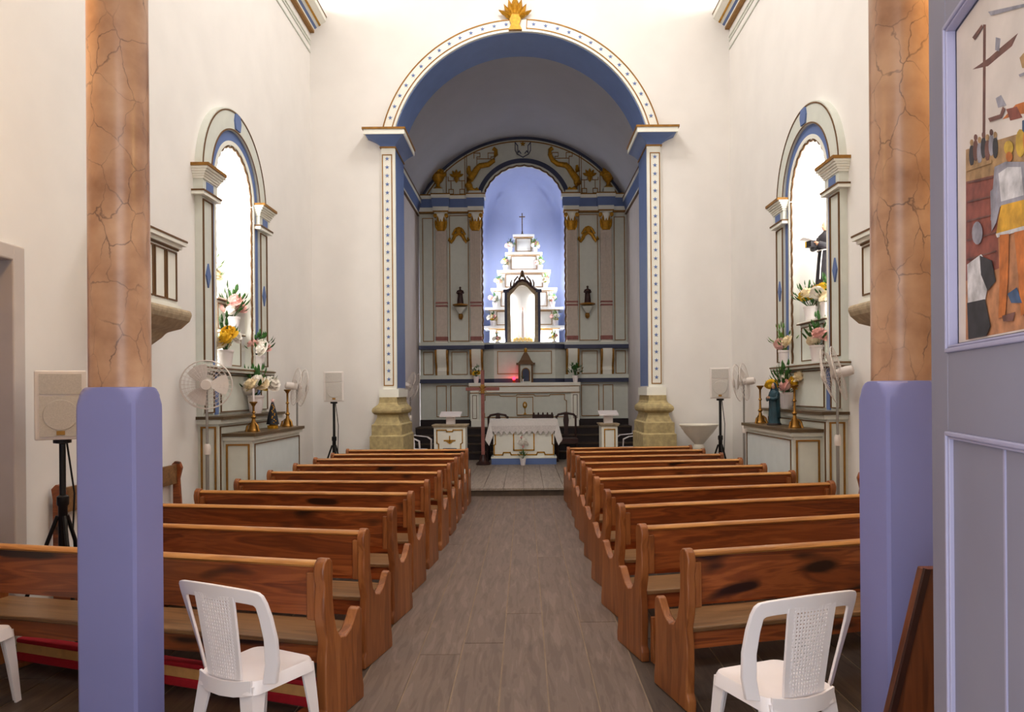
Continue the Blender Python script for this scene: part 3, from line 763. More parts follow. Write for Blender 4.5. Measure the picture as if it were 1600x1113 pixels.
    rbox(MB(), s * 65, 302, s * 84, 306.5, 0, 0.26).build('urn_pedestal', 'pale_paint', rt)
    # S-scroll
    pth = [(-46, 233), (-42, 236), (-42, 243), (-46, 252), (-54, 258), (-67, 260), (-72, 265), (-77, 273), (-83, 281), (-85, 289), (-82, 297), (-75, 300), (-70, 296)]
    MB().tube([(rx(-s * u), YR - 0.06, rz_(v)) for u, v in pth], [0.05, 0.045, 0.05, 0.055, 0.06, 0.065, 0.07, 0.075, 0.085, 0.09, 0.08, 0.07, 0.05], 8).build('scroll', 'gold', rt, smooth=60)
    MB().tube([(rx(-s * u), YR - 0.05, rz_(v)) for u, v in ((-80, 275), (-85, 268), (-84, 260))], [0.06, 0.06, 0.03], 7).build('scroll_leaf', 'gold', rt, smooth=60)
    # star flower and key lines
    fl_ = MB()
    for k in range(5):
        a = PI / 2 + (k - 2) * 0.62
        leaf_blade(fl_, (rx(s * 104), rz_(276)), (rx(s * 104) + 0.17 * math.cos(a), rz_(276) + 0.17 * math.sin(a)), 0.035, YR - 0.03, 0.03)
    leaf_blade(fl_, (rx(s * 104), rz_(272)), (rx(s * 104), rz_(286)), 0.05, YR - 0.035, 0.03)
    fl_.build('gilt_flower', 'gold', rt)
    kl = MB()
    for q in (-1, 1):
        c = s * 104 + q * 8.5
        kl.line([(rx(c - 4.5), rz_(276)), (rx(c - 4.5), rz_(282)), (rx(c + 4.5), rz_(282)), (rx(c + 4.5), rz_(278))], 0.014, YR - 0.018, YR)
        kl.line([(rx(c), rz_(282)), (rx(c), rz_(295))], 0.014, YR - 0.018, YR)
        kl.rect_line(rx(c - 4), rz_(303), rx(c + 4), rz_(295), 0.014, YR - 0.018, YR)
    kl.build('key_line', 'gold_line', rt)['kind'] = 'stuff'
    for c in (s * 50, s * 72):
        k2 = MB(); k2.line([(rx(c - 4.5), rz_(247)), (rx(c - 4.5), rz_(239)), (rx(c + 5), rz_(239)), (rx(c + 5), rz_(245)), (rx(c), rz_(245)), (rx(c), rz_(258 if abs(c) < 60 else 262))], 0.014, YR - 0.018, YR)
        k2.build('key_line', 'gold_line', rt)
    MB().line([(rx(s * 50), rz_(248)), (rx(s * 72), rz_(248))], 0.014, YR - 0.018, YR).build('key_line', 'gold_line', rt)
    k3 = MB()
    for c in (88, 91, 120):
        zt = VZ + math.sqrt(max(0.1, (VR - 0.05) ** 2 - (rx(c)) ** 2))
        k3.line([(rx(s * c), rz_(305)), (rx(s * c), zt)], 0.014, YR - 0.018, YR)
    k3.build('frame_line', 'gold_line', rt)
    # rippled carved edge down the niche jamb
    MB().tube([(rx(s * (65.3 - 1.1 * abs(math.sin(i * 0.55)))), YR - 0.03, rz_(318 + i * 2.2)) for i in range(100)], 0.02, 5).build('carved_edge', 'brown_line', rt, smooth=60)
# arch mouldings
tn = math.asin((NVC - 311) / 75.0)
MB().arc(RC, rz_(NVC), 68 * S, 75.5 * S, tn, PI - tn, YR - 0.05, YR + 0.02, 48).build('arch_band', 'navy_trim', rt, smooth=30)
MB().arc(RC, rz_(NVC), 64.6 * S, 68 * S, tn, PI - tn, YR - 0.07, YR + 0.05, 48).build('arch_moulding', 'pale_paint', rt, smooth=30)
MB().tube([(RC + (64.4 - 1.2 * abs(math.sin(i * 0.5))) * S * math.cos(t), YR - 0.07, rz_(NVC) + (64.4 - 1.2 * abs(math.sin(i * 0.5))) * S * math.sin(t)) for i, t in enumerate([PI * 0.06 + PI * 0.88 * k / 90 for k in range(91)])], 0.02, 5).build('carved_edge', 'brown_line', rt, smooth=60)
# vault edge line
tv = math.asin((CT - 0.05 - VZ) / (VR - 0.03))
MB().arc(CX, VZ, VR - 0.045, VR + 0.0, tv, PI - tv, YR - 0.06, YR + 0.02, 56).build('vault_edge', 'navy_trim', rt, smooth=30)
MB().arc(CX, VZ, VR - 0.10, VR - 0.08, tv, PI - tv, YR - 0.02, YR + 0.02, 56).build('vault_line', 'gold_line', rt, smooth=30)
# crest
ck = MB()
for s in (-1, 1):
    ck.line([(rx(s * 3), rz_(240)), (rx(s * 6), rz_(236)), (rx(s * 8), rz_(239)), (rx(s * 8), rz_(228)), (rx(s * 12), rz_(223)), (rx(s * 12), rz_(235)), (rx(s * 9), rz_(241)), (0, rz_(246))], 0.016, YR - 0.02, YR)
ck.build('crest_outline', 'navy_trim', rt)
fl_ = MB()
for k in range(5):
    a = PI / 2 + k * 2 * PI / 5
    leaf_blade(fl_, (0, rz_(225)), (0.06 * math.cos(a), rz_(225) + 0.06 * math.sin(a)), 0.015, YR - 0.015, 0.02)
fl_.build('crest_star', 'gold', rt)
# bowed centre under the niche
def bow(m, v0, v1, ex):
    return m.prism([(rx(-66), YR + 0.05), (rx(-64), YR - 0.05 - ex), (rx(-47), YR - 0.26 - ex), (rx(47), YR - 0.26 - ex), (rx(64), YR - 0.05 - ex), (rx(66), YR + 0.05)], 'xy', rz_(v1), rz_(v0))
bow(MB(), 545, 598, 0).build('bowed_panel', 'pale_paint', rt)
bow(MB(), 539, 546, 0.06).build('bowed_ledge', 'navy_trim', rt)
bow(MB(), 536, 539, 0.04).build('bowed_ledge_top', 'pale_paint', rt)
bow(MB(), 588, 592, 0.05).build('bowed_base', 'pale_paint', rt)
bow(MB(), 592, 598, 0.03).build('bowed_base_band', 'navy_trim', rt)
MB().rect_line(rx(-42), rz_(585), rx(42), rz_(549.5), GL, YR - 0.275, YR - 0.255).build('panel_line', 'gold_line', rt)
# niche lining: a deep apse
m = MB(); vs = []; fs = []; na, nb = 28, 10
def sup(t, p): c = math.cos(t); return math.copysign(abs(c) ** p, c)
zs = [(rz_(545), 1.0), (rz_(500), 1.0), (rz_(430), 1.0), (rz_(NVC), 1.0)]
rows = [(z, 1.0, 1.0) for z, q in zs] + [(rz_(NVC) + 0.96 * math.sin(PI / 2 * j / nb), math.cos(PI / 2 * j / nb), 1.0) for j in range(1, nb + 1)]
for z, q, _ in rows:
    for i in range(na + 1):
        t = PI * i / na
        vs.append((RC + 0.99 * sup(t, 0.5) * q, YR + 0.10 + 1.55 * math.sin(t) ** 0.5 * (q ** 0.5), z))
for j in range(len(rows) - 1):
    for i in range(na): fs.append((j * (na + 1) + i, j * (na + 1) + i + 1, (j + 1) * (na + 1) + i + 1, (j + 1) * (na + 1) + i))
m.add(vs, fs).build('niche_lining', 'niche_blue', rt, smooth=60)
MB().box(-0.99, YR + 0.02, rz_(548), 0.99, YR + 1.6, rz_(541)).build('niche_sill', 'niche_white', rt)

# stepped throne in the niche
th = thing('stepped_throne', 'white six-tiered stepped throne with gold edges inside the altarpiece niche', 'throne', (RC, YR + 0.6, rz_(541)))
tiers = [(366, 394, 17, YR + 0.75), (394, 422, 29, YR + 0.63), (422, 450, 42, YR + 0.52), (450, 480, 52, YR + 0.41), (480, 509, 62, YR + 0.32), (509, 541, 63, YR + 0.22)]
TZ = []
for va, vb, hu, yf in tiers:
    q = yf / F; z1, z0 = H + (Y0 - va) * q, (H + (Y0 - vb) * q if vb < 541 else rz_(541)); hw = hu * q
    TZ.append((z1, hw, yf))
    b = MB().prism([(-hw * 0.86, YR + 1.1), (-hw * 0.86, yf + 0.05), (hw * 0.86, yf + 0.05), (hw * 0.86, YR + 1.1)], 'xy', z0 - 0.01, z1 - 0.06).build('tier', 'niche_white', th)
    MB().rect_line(-hw * 0.70, z0 + 0.02, hw * 0.70, z1 - 0.09, 0.014, yf + 0.035, yf + 0.05).build('tier_line', 'gold_line', b)
    e = MB(); nn = 10
    e.prism([(-hw, YR + 1.1), (-hw, yf + 0.04)] + [(-hw + 2 * hw * i / nn, yf + 0.02 - 0.03 * math.sin(PI * i / nn)) for i in range(nn + 1)] + [(hw, YR + 1.1)], 'xy', z1 - 0.06, z1)
    e.build('tier_slab', 'niche_white', th)
    MB().box(-hw * 0.9, yf + 0.02, z1 - 0.075, hw * 0.9, yf + 0.045, z1 - 0.06).build('tier_edge', 'gold', th)
# cross on top
z = TZ[0][0]
cr = thing('altar_crucifix', 'small dark crucifix standing on top of the stepped throne', 'crucifix', (0, 0, 0))
MB().lathe([(0.06, 0), (0.055, 0.02), (0.02, 0.05), (0.016, 0.10)], n=12).build('foot', 'brown_line', cr, smooth=40)
MB().box(-0.011, -0.008, 0.08, 0.011, 0.008, 0.54).build('upright', 'brown_line', cr)
MB().box(-0.07, -0.008, 0.44, 0.07, 0.008, 0.462).build('crossbar', 'brown_line', cr)
bd = MB().tube([(0, -0.016, 0.455), (0, -0.022, 0.40), (0, -0.018, 0.34), (0.004, -0.02, 0.27)], [0.008, 0.013, 0.010, 0.006], 7)
bd.tube([(-0.06, -0.014, 0.458), (0, -0.018, 0.44), (0.06, -0.014, 0.458)], [0.004, 0.007, 0.004], 6); bd.ell((0, -0.024, 0.468), 0.010, 0.010, 0.013, 8, 6)
bd.build('figure', 'brass', cr, smooth=60)
cr.location = (P(816, 366, (YR + 0.9))[0], (YR + 0.9), z)
# glazed shrine
ys = YR + 0.02; q = ys / F
def sx_(u): return u * q
def sz_(v): return H + (Y0 - v) * q
sh = thing('glazed_shrine', 'glazed shrine with dark gilt frame and carved crest in front of the throne', 'shrine', (0, ys, rz_(541)))
u0 = -2.5
out = [(-27, 541), (-27, 456), (-20, 452), (-13, 447), (-7, 440), (0, 438), (7, 440), (13, 447), (20, 452), (27, 456), (27, 541)]
inn = [(-18, 534), (-19, 461), (-13, 455), (-8, 449), (-4, 446.5), (0, 446), (4, 446.5), (8, 449), (13, 455), (19, 461), (18, 534)]
m = MB(); vs = [(sx_(u + u0), ys, sz_(v)) for u, v in out] + [(sx_(u + u0), ys, sz_(v)) for u, v in inn]
k = len(out); vs += [(x, y + 0.03, z) for x, y, z in vs]
fs = []
for i in range(k):
    j = (i + 1) % k
    fs += [(i, j, k + j, k + i), (2 * k + i, 3 * k + i, 3 * k + j, 2 * k + j), (i, 2 * k + i, 2 * k + j, j), (k + i, k + j, 3 * k + j, 3 * k + i)]
m.add(vs, fs).build('frame', 'stone_grey', sh)
for s in (-1, 1):
    MB().box(sx_(u0 + s * 24), ys - 0.02, sz_(541), sx_(u0 + s * 28), ys + 0.04, sz_(457)).build('post', 'navy_trim', sh)
    MB().box(sx_(u0 + s * 21), ys - 0.04, sz_(457), sx_(u0 + s * 30), ys + 0.05, sz_(452.5)).build('cornice', 'navy_trim', sh)
MB().tube([(sx_(u0 + u), ys - 0.01, sz_(v)) for u, v in out[1:-1]], 0.03, 6).build('pediment', 'dark_wood', sh, smooth=50)
m = MB()
for s in (-1, 1):
    m.tube([(sx_(u0 + s * u), ys, sz_(v)) for u, v in ((18, 451), (18, 442), (16, 437))], [0.025, 0.02, 0.01], 6)
    m.tube([(sx_(u0 + s * u), ys, sz_(v)) for u, v in ((14, 446), (12, 438), (7, 432), (5, 437), (8, 441))], [0.025, 0.022, 0.02, 0.016, 0.012], 6)
    m.tube([(sx_(u0 + s * u), ys, sz_(v)) for u, v in ((5, 438), (2, 430), (1, 424))], [0.025, 0.02, 0.012], 6)
m.ell((sx_(u0), ys, sz_(428)), 0.045, 0.03, 0.085, 8, 6)
m.build('crest', 'brown_line', sh, smooth=50)
MB().prism([(sx_(u + u0), sz_(v)) for u, v in inn], 'xz', ys + 0.012, ys + 0.016).build('pane', 'glass', sh)
m = MB(); m.box(sx_(u0 - 19), ys + 0.07, sz_(541), sx_(u0 + 19), ys + 0.085, sz_(446))
m.build('back_panel', 'niche_white', sh)
MB().box(sx_(u0 - 18), ys + 0.02, sz_(541), sx_(u0 + 18), ys + 0.08, sz_(534)).build('sill', 'niche_white', sh)
fg = MB().lathe([(0.045, 0), (0.05, 0.01), (0.055, 0.2), (0.045, 0.42), (0.055, 0.52), (0.03, 0.58), (0.018, 0.61)], (sx_(u0), ys + 0.05, sz_(527)), 12)
fg.v = [(x, ys + 0.05 + (y - ys - 0.05) * 0.35, z) for x, y, z in fg.v]
fg.build('figurine', 'pale_figure', sh, smooth=60)
MB().ell((sx_(u0), ys + 0.05, sz_(527) + 0.655), 0.032, 0.02, 0.042, 10, 7).build('figurine_head', 'petal_pink', sh, smooth=60)
m = MB()
for i in range(9): m.ell((sx_(u0 - 13 + i * 3.3), ys + 0.05, sz_(531.5) + 0.02 * (i % 2)), 0.035, 0.015, 0.045, 7, 5)
m.build('garland', 'petal_yellow', sh, smooth=60)

# lamps inside the altarpiece niche, hidden behind its jambs
for s in (-1, 1):
    area('niche_lamp', (RC + s * 0.955, YR + 0.22, 3.9), 0.06, 2.4, 46, (0.90, 0.93, 1.0), (-s, 0.6, -0.3))

area('niche_sill_lamp', (RC, YR + 0.17, rz_(541) + 0.03), 1.75, 0.05, 45, (0.93, 0.95, 1.0), (0, 1, 0.25))
for sx in (-1, 1):
    area('shrine_lamp', (sx_(u0 + sx * 18.5), ys + 0.042, sz_(495)), 0.012, 0.95, 5, (1, 0.98, 0.96), (-sx, 0.25, 0))
# flowers on the throne
cols = [['white', 'yellow', 'cream', 'pink', 'white'], ['cream', 'white', 'yellow', 'white', 'pink'], ['pink', 'cream', 'yellow', 'white', 'cream']]
pots = [(798, 0), (837, 0), (790, 1), (845, 1), (780, 2), (853, 2), (773, 3), (864, 3), (769, 4), (868, 4), (777, 5), (866, 5)]
nmz = ['top tier', 'second tier', 'third tier', 'fourth tier', 'fifth tier', 'lowest tier']
for i, (px, tr) in enumerate(pots):
    zt_ = TZ[tr + 1][0] if tr < 5 else rz_(541)
    yf = TZ[tr + 1][2] if tr < 5 else YR + 0.10
    xx = P(px, 480, yf)[0]
    side = 'cross' if px < 818 else 'narrow lectern'
    yy = yf + 0.10 if tr < 5 else yf + 0.02
    bouquet((xx, yy, zt_), 'white pot of pale flowers beside the %s of the throne, towards the %s' % (nmz[tr], side), cols[i % 3], 40 + i, 0.85, 0.12, 0.19, 'potted flowers on the stepped throne', 'leaf_light' if i % 2 else 'leaf')

# saints on brackets
for s, nm in ((-1, 'cross side'), (1, 'narrow lectern side')):
    px = 719.5 if s < 0 else 918
    x = P(px, 480, YR - 0.12)[0]
    b = thing('wall_bracket', 'small carved bracket with gilt rim on the altarpiece, %s' % nm, 'bracket', (x, YR - 0.1, rz_(490)), 0, 'statue brackets on the altarpiece')
    MB().lathe([(0.03, -0.14), (0.06, -0.10), (0.11, -0.04), (0.13, 0.0)], (x, YR - 0.13, rz_(481)), 16).build('corbel', 'pale_paint', b, smooth=40)
    MB().lathe([(0.165, 0), (0.175, 0.012), (0.175, 0.03), (0.16, 0.035)], (x, YR - 0.16, rz_(478.5)), 18).build('rim', 'gold_line', b, smooth=40)
    MB().ell((x, YR - 0.07, rz_(494)), 0.055, 0.05, 0.08, 8, 6).build('drop', 'gold_line', b, smooth=50)
    statue('saint_statue', (x, YR - 0.16, rz_(478.5) + 0.035), 0.40, 'small dark saint statue on the altarpiece bracket, %s' % nm, 'statue_brown', 'skin_dark', rz=0)

# ---- high altar
YA = YR - 0.47; qa = YA / F
def ax(u): return RC + u * qa
def az(v): return H + (Y0 - v) * qa
ha = thing('high_altar', 'long pale high altar with gold mouldings below the altarpiece', 'altar', (RC, YA, PLAT))
MB().box(ax(-79), YA, PLAT, ax(79), YR - 0.06, az(600)).build('body', 'pale_paint', ha)
MB().box(ax(-87), YA - 0.06, az(603), ax(87), YR - 0.16, az(598)).build('top_slab', 'white_trim', ha)
MB().box(ax(-85), YA - 0.04, az(614), ax(85), YA + 0.02, az(603)).build('frieze', 'white_trim', ha)
for v in (603.3, 613): MB().box(ax(-86), YA - 0.055, az(v + 1), ax(86), YA, az(v)).build('gold_line', 'gold_line', ha)
MB().box(ax(-84), YA - 0.05, PLAT, ax(84), YA + 0.1, az(656)).build('base', 'white_trim', ha)
for s in (-1, 1):
    p = MB().box(ax(s * 72), YA - 0.03, az(657), ax(s * 85), YA + 0.1, az(614)).build('end_pilaster', 'white_trim', ha)
    MB().rect_line(ax(s * 75), az(654), ax(s * 82), az(617), 0.012, YA - 0.042, YA - 0.03).build('pilaster_line', 'brown_line', p)
m = MB(); m.line([(ax(u), az(v)) for u, v in ((-63, 652), (-63, 646), (-65, 644), (-65, 627), (-62, 625), (-62, 617), (-40, 617), (-38, 619), (-14, 619), (-12, 617), (14, 617), (16, 619), (38, 619), (40, 617), (62, 617), (62, 625), (65, 627), (65, 644), (63, 646), (63, 652))], 0.016, YA - 0.016, YA, closed=True)
m.build('front_line', 'gold_line', ha)
ep = MB().box(ax(-13), YA - 0.02, az(649), ax(13), YA, az(620)).build('emblem_panel', 'pale_paint', ha)
MB().rect_line(ax(-13), az(649), ax(13), az(620), 0.016, YA - 0.034, YA - 0.02).build('panel_line', 'gold_line', ep)
em = MB().lathe([(0.035, 0), (0.03, 0.015), (0.008, 0.04), (0.008, 0.16)], (ax(0), YA - 0.03, az(647.5)), 10); em.ell((ax(0), YA - 0.035, az(633)), 0.05, 0.02, 0.075, 10, 8)
em.build('monstrance_emblem', 'gold', ep, smooth=50)
MB().ell((ax(0), YA - 0.052, az(633)), 0.022, 0.01, 0.035, 8, 6).build('host', 'petal_cream', ep, smooth=50)
# tabernacle
yt = YR - 0.42; qt = yt / F
tb = thing('tabernacle', 'small house-shaped tabernacle with carved roof on the high altar', 'tabernacle', (0, 0, 0))
MB().box(-0.125, -0.09, 0, 0.125, 0.12, 0.40).build('body', 'pale_paint', tb)
for s in (-1, 1):
    MB().box(s * 0.12, -0.13, 0, s * 0.165, -0.06, 0.40).build('post', 'brown_line', tb)
MB().box(-0.21, -0.15, 0.40, 0.21, 0.14, 0.44).build('cornice', 'brown_line', tb)
m = MB(); n4 = [(-0.17, -0.13), (0.17, -0.13), (0.17, 0.12), (-0.17, 0.12)]
for (a, z0, b, z1) in ((1.0, 0.44, 0.72, 0.50), (0.72, 0.50, 0.5, 0.58), (0.5, 0.58, 0.18, 0.68)):
    m.add([(x * a, y * a, z0) for x, y in n4] + [(x * b, y * b, z1) for x, y in n4], [(0, 1, 5, 4), (1, 2, 6, 5), (2, 3, 7, 6), (3, 0, 4, 7), (0, 3, 2, 1), (4, 5, 6, 7)])
m.build('roof', 'brown_line', tb)
MB().ell((0, 0, 0.72), 0.04, 0.04, 0.06, 8, 6).build('finial', 'gold', tb, smooth=50)
dr = MB().prism([(-0.075, 0.03), (0.075, 0.03), (0.075, 0.22)] + [(0.075 * math.cos(a), 0.22 + 0.09 * math.sin(a)) for a in [PI * i / 10 for i in range(1, 10)]] + [(-0.075, 0.22)], 'xz', -0.105, -0.088).build('door', 'navy_trim', tb)
MB().tube([(-0.085, -0.1, 0.03), (-0.085, -0.1, 0.22)] + [(0.085 * math.cos(a), -0.1, 0.22 + 0.10 * math.sin(a)) for a in [PI - PI * i / 10 for i in range(11)]] + [(0.085, -0.1, 0.03)], 0.012, 6).build('door_arch', 'gold_line', dr, smooth=50)
tb.location = (P(821.5, 590, yt)[0], yt, az(598))
lp = thing('sanctuary_lamp', 'small glowing red sanctuary lamp on the high altar', 'lamp', (0, 0, 0))
MB().lathe([(0.04, 0), (0.04, 0.015), (0.02, 0.03), (0.03, 0.06)], n=12).build('base', 'brass', lp, smooth=40)
MB().ell((0, 0, 0.095), 0.035, 0.035, 0.042, 12, 8).build('glass_bowl', 'red_glow', lp, smooth=60)
lp.location = (P(803, 590, (YR - 0.45))[0], (YR - 0.45), az(598))
point('sanctuary_lamp_light', (lp.location.x, (YR - 0.53), az(598) + 0.12), 0.45, (1, 0.05, 0.1), 0.03)
bouquet((P(744, 590, (YR - 0.42))[0], (YR - 0.42), az(598)), 'white pot of dark leaves and a yellow bloom behind the processional cross', ['yellow', 'white', 'yellow'], 90, 0.95, 0.13, 0.2)
bouquet((P(899, 590, (YR - 0.42))[0], (YR - 0.42), az(598)), 'white pot with a wide dark green plant on the high altar', ['white'], 91, 1.0, 0.2, 0.24, nl=80)
bouquet((P(817, 590, (YR - 0.50))[0], (YR - 0.50), az(598)), 'tiny white pot with dark leaves below the tabernacle', [], 92, 0.5, 0.08, 0.1)

# ================================================================== SIDE ALTARS
M('panel_blue', (206, 216, 216), 0.5, var=0.05)
M('altar_top', (84, 66, 42), 0.35, var=0.15)
def side_altar(xw, e, yc, label):
    """e: direction from the wall into the nave"""
    t = thing('side_altar', label, 'side altar', (xw, yc, 0), 0, 'side altars in the arched wall niches')
    X = lambda d: xw + e * d
    def bx(m, y0, y1, z0, z1, d0, d1): return m.box(X(d0), yc + y0, z0, X(d1), yc + y1, z1)
    # arched surround
    MB().arc(yc, NZ1, 0.67, 0.90, 0, PI, X(-0.02), X(0.07), 40, 'yz').build('arch_ring', 'pale_paint', t, smooth=30)
    for r in (0.872, 0.675): MB().arc(yc, NZ1, r, r + 0.014, 0, PI, X(0.06), X(0.078), 40, 'yz').build('arch_line', 'brown_line', t, smooth=30)
    MB().arc(yc, NZ1, 0.565, 0.67, 0, PI, X(-0.02), X(0.045), 40, 'yz').build('arch_blue_band', 'blue_trim', t, smooth=30)
    MB().arc(yc, NZ1, 0.52, 0.565, 0, PI, X(-0.06), X(0.05), 40, 'yz').build('arch_inner', 'white_trim', t, smooth=30)
    MB().tube([(X(0.03), yc + (0.52 - 0.022 * abs(math.sin(i * 0.6))) * math.cos(a), NZ1 + (0.52 - 0.022 * abs(math.sin(i * 0.6))) * math.sin(a)) for i, a in enumerate([PI * k / 70 for k in range(71)])], 0.013, 5).build('carved_edge', 'brown_line', t, smooth=60)
    def diamond(yy, zz, h=0.12, wd=0.05):
        MB().prism([(yc + yy - wd, zz), (yc + yy, zz - h), (yc + yy + wd, zz), (yc + yy, zz + h)], 'yz', X(0.06), X(0.085)).build('diamond', 'blue_trim', t)
    MB().prism([(yc - 0.06, NZ1 + 0.70), (yc + 0.06, NZ1 + 0.70), (yc + 0.085, NZ1 + 0.79), (yc + 0.06, NZ1 + 0.87), (yc - 0.06, NZ1 + 0.87), (yc - 0.085, NZ1 + 0.79)], 'yz', X(0.06), X(0.088)).build('keystone', 'blue_trim', t)
    for s in (-1, 1):
        p = bx(MB(), s * 0.67, s * 0.90, NZ0, 3.52, -0.02, 0.07).build('pilaster', 'pale_paint', t)
        MB().rect_line(yc + s * 0.675, NZ0 + 0.04, yc + s * 0.89, 3.46, 0.010, X(0.07), X(0.085), 'yz').build('pilaster_line', 'brown_line', p)
        bx(MB(), s * 0.565, s * 0.67, NZ0, 3.74, -0.02, 0.045).build('blue_band', 'blue_trim', t)
        bx(MB(), s * 0.52, s * 0.565, NZ0, 3.74, -0.06, 0.05).build('inner_moulding', 'white_trim', t)
        MB().tube([(X(0.03), yc + s * (0.52 - 0.02 * abs(math.sin(i * 0.6))), NZ0 + 0.02 + i * 0.027) for i in range(70)], 0.013, 5).build('carved_edge', 'brown_line', t, smooth=60)
        diamond(s * 0.785, 2.72)
        # capital
        c = bx(MB(), s * 0.60, s * 0.93, 3.525, 3.645, -0.02, 0.095).build('capital', 'pale_paint', t)
        bx(MB(), s * 0.70, s * 0.86, 3.545, 3.63, 0.09, 0.10).build('blue_square', 'blue_trim', c)
        bx(MB(), s * 0.56, s * 0.975, 3.485, 3.525, -0.02, 0.12).build('lower_slab', 'white_trim', c)
        bx(MB(), s * 0.555, s * 0.98, 3.515, 3.532, -0.02, 0.128).build('lower_edge', 'brown_line', c)
        m = MB()
        for k in range(5):
            a0, a1 = k / 5, (k + 1) / 5; o = 0.10 + 0.06 * a1 ** 1.5
            bx(m, s * (0.60 - 0.06 * a1), s * (0.93 + 0.05 * a1), 3.645 + 0.11 * a0, 3.645 + 0.11 * a1, -0.02, o)
        m.build('flare', 'white_trim', c)
        bx(MB(), s * 0.55, s * 0.99, 3.755, 3.785, -0.02, 0.175).build('gilt_edge', 'gold_line', c)
    # niche lining
    MB().box(X(-0.50), yc - 0.55, NZ0 - 0.02, X(-0.54), yc + 0.55, NZ1 + 0.58).build('niche_back', 'niche_white', t)
    MB().box(X(-0.52), yc - 0.54, NZ0 - 0.03, X(0.02), yc + 0.54, NZ0 + 0.004).build('niche_sill', 'niche_white', t)
    # ledge and predella
    bx(MB(), -0.95, 0.95, 1.775, 1.83, -0.02, 0.14).build('ledge', 'pale_paint', t)
    bx(MB(), -0.96, 0.96, 1.80, 1.815, -0.02, 0.152).build('ledge_line', 'brown_line', t)
    bx(MB(), -0.96, 0.96, 1.765, 1.778, -0.02, 0.13).build('ledge_line', 'brown_line', t)
    bx(MB(), -0.90, 0.90, 1.32, 1.775, -0.02, 0.06).build('predella', 'pale_paint', t)
    for (a, b) in ((-0.88, -0.66), (0.66, 0.88), (-0.50, 0.50)):
        p = bx(MB(), a, b, 1.36, 1.75, 0.05, 0.07).build('predella_panel', 'pale_paint', t)
        MB().rect_line(yc + a, 1.36, yc + b, 1.75, 0.010, X(0.07), X(0.082), 'yz').build('panel_line', 'brown_line', p)
    for s in (-1, 1): bx(MB(), s * 0.55, s * 0.63, 1.34, 1.77, 0.05, 0.075).build('blue_strip', 'blue_trim', t)
    # wide base
    bx(MB(), -0.87, 0.89, 0, 1.27, -0.02, 0.20).build('base', 'pale_paint', t)
    bx(MB(), -0.90, 0.92, 1.255, 1.30, -0.02, 0.24).build('base_cornice', 'pale_paint', t)
    bx(MB(), -0.92, 0.94, 1.30, 1.33, -0.02, 0.27).build('base_top', 'altar_top', t)
    MB().rect_line(X(0.03), 0.12, X(0.18), 1.23, 0.016, yc - 0.885, yc - 0.87).build('panel_line', 'gold_line', t)
    MB().rect_line(yc - 0.84, 0.12, yc + 0.84, 1.23, 0.010, X(0.20), X(0.212), 'yz').build('panel_line', 'brown_line', t)
    # altar block
    ab = bx(MB(), -0.745, 0.80, 0.02, 1.10, 0.18, 0.48).build('altar_block', 'pale_paint', t)
    bx(MB(), -0.775, 0.83, 1.085, 1.125, 0.18, 0.51).build('altar_cornice', 'pale_paint', t)
    bx(MB(), -0.795, 0.85, 1.125, 1.157, 0.18, 0.53).build('altar_slab', 'altar_top', t)
    MB().rect_line(X(0.225), 0.13, X(0.46), 1.05, 0.017, yc - 0.758, yc - 0.745).build('panel_line', 'gold_line', ab)
    p = bx(MB(), -0.70, 0.76, 0.10, 1.05, 0.475, 0.488).build('altar_front', 'panel_blue', t)
    MB().rect_line(yc - 0.70, 0.10, yc + 0.76, 1.05, 0.010, X(0.488), X(0.498), 'yz').build('panel_line', 'brown_line', p)
    # stepped pedestal in the niche
    for k, (y0, y1, z0, z1, d0, d1) in enumerate(((-0.10, 0.42, 1.83, 2.24, -0.45, -0.06), (0.02, 0.36, 2.24, 2.62, -0.45, -0.18)) if e > 0 else ((-0.40, 0.28, 1.83, 2.30, -0.45, 0.02), (-0.10, 0.26, 2.30, 2.66, -0.45, -0.14))):
        b = bx(MB(), y0, y1, z0, z1 - 0.03, d0, d1).build('pedestal_step', 'pale_paint', t)
        MB().rect_line(yc + y0 + 0.03, z0 + 0.03, yc + y1 - 0.03, z1 - 0.06, 0.012, X(d1), X(d1 + 0.008), 'yz').build('step_line', 'brown_line', b)
        bx(MB(), y0 - 0.03, y1 + 0.03, z1 - 0.03, z1, d0, d1 + 0.03).build('pedestal_slab', 'white_trim', t)
        bx(MB(), y0 - 0.035, y1 + 0.035, z1 - 0.03, z1 - 0.018, d0, d1 + 0.036).build('slab_line', 'brown_line', t)
    # lamps hidden behind the jambs of the niche
    area('niche_lamp', (X(-0.20), yc - 0.505, 2.9), 0.16, 1.6, 30, (1, 0.98, 0.95), (-e * 0.7, 1, 0))
    area('niche_lamp', (X(-0.10), yc, 4.16), 0.5, 0.16, 12, (1, 0.98, 0.95), (-e * 0.8, 0, -1))
    return t
side_altar(XL, 1, NL, 'pale side altar with bright arched niche on the doorway wall, flowers only')
side_altar(XR, -1, NR, 'pale side altar with bright arched niche holding a dark-robed saint')
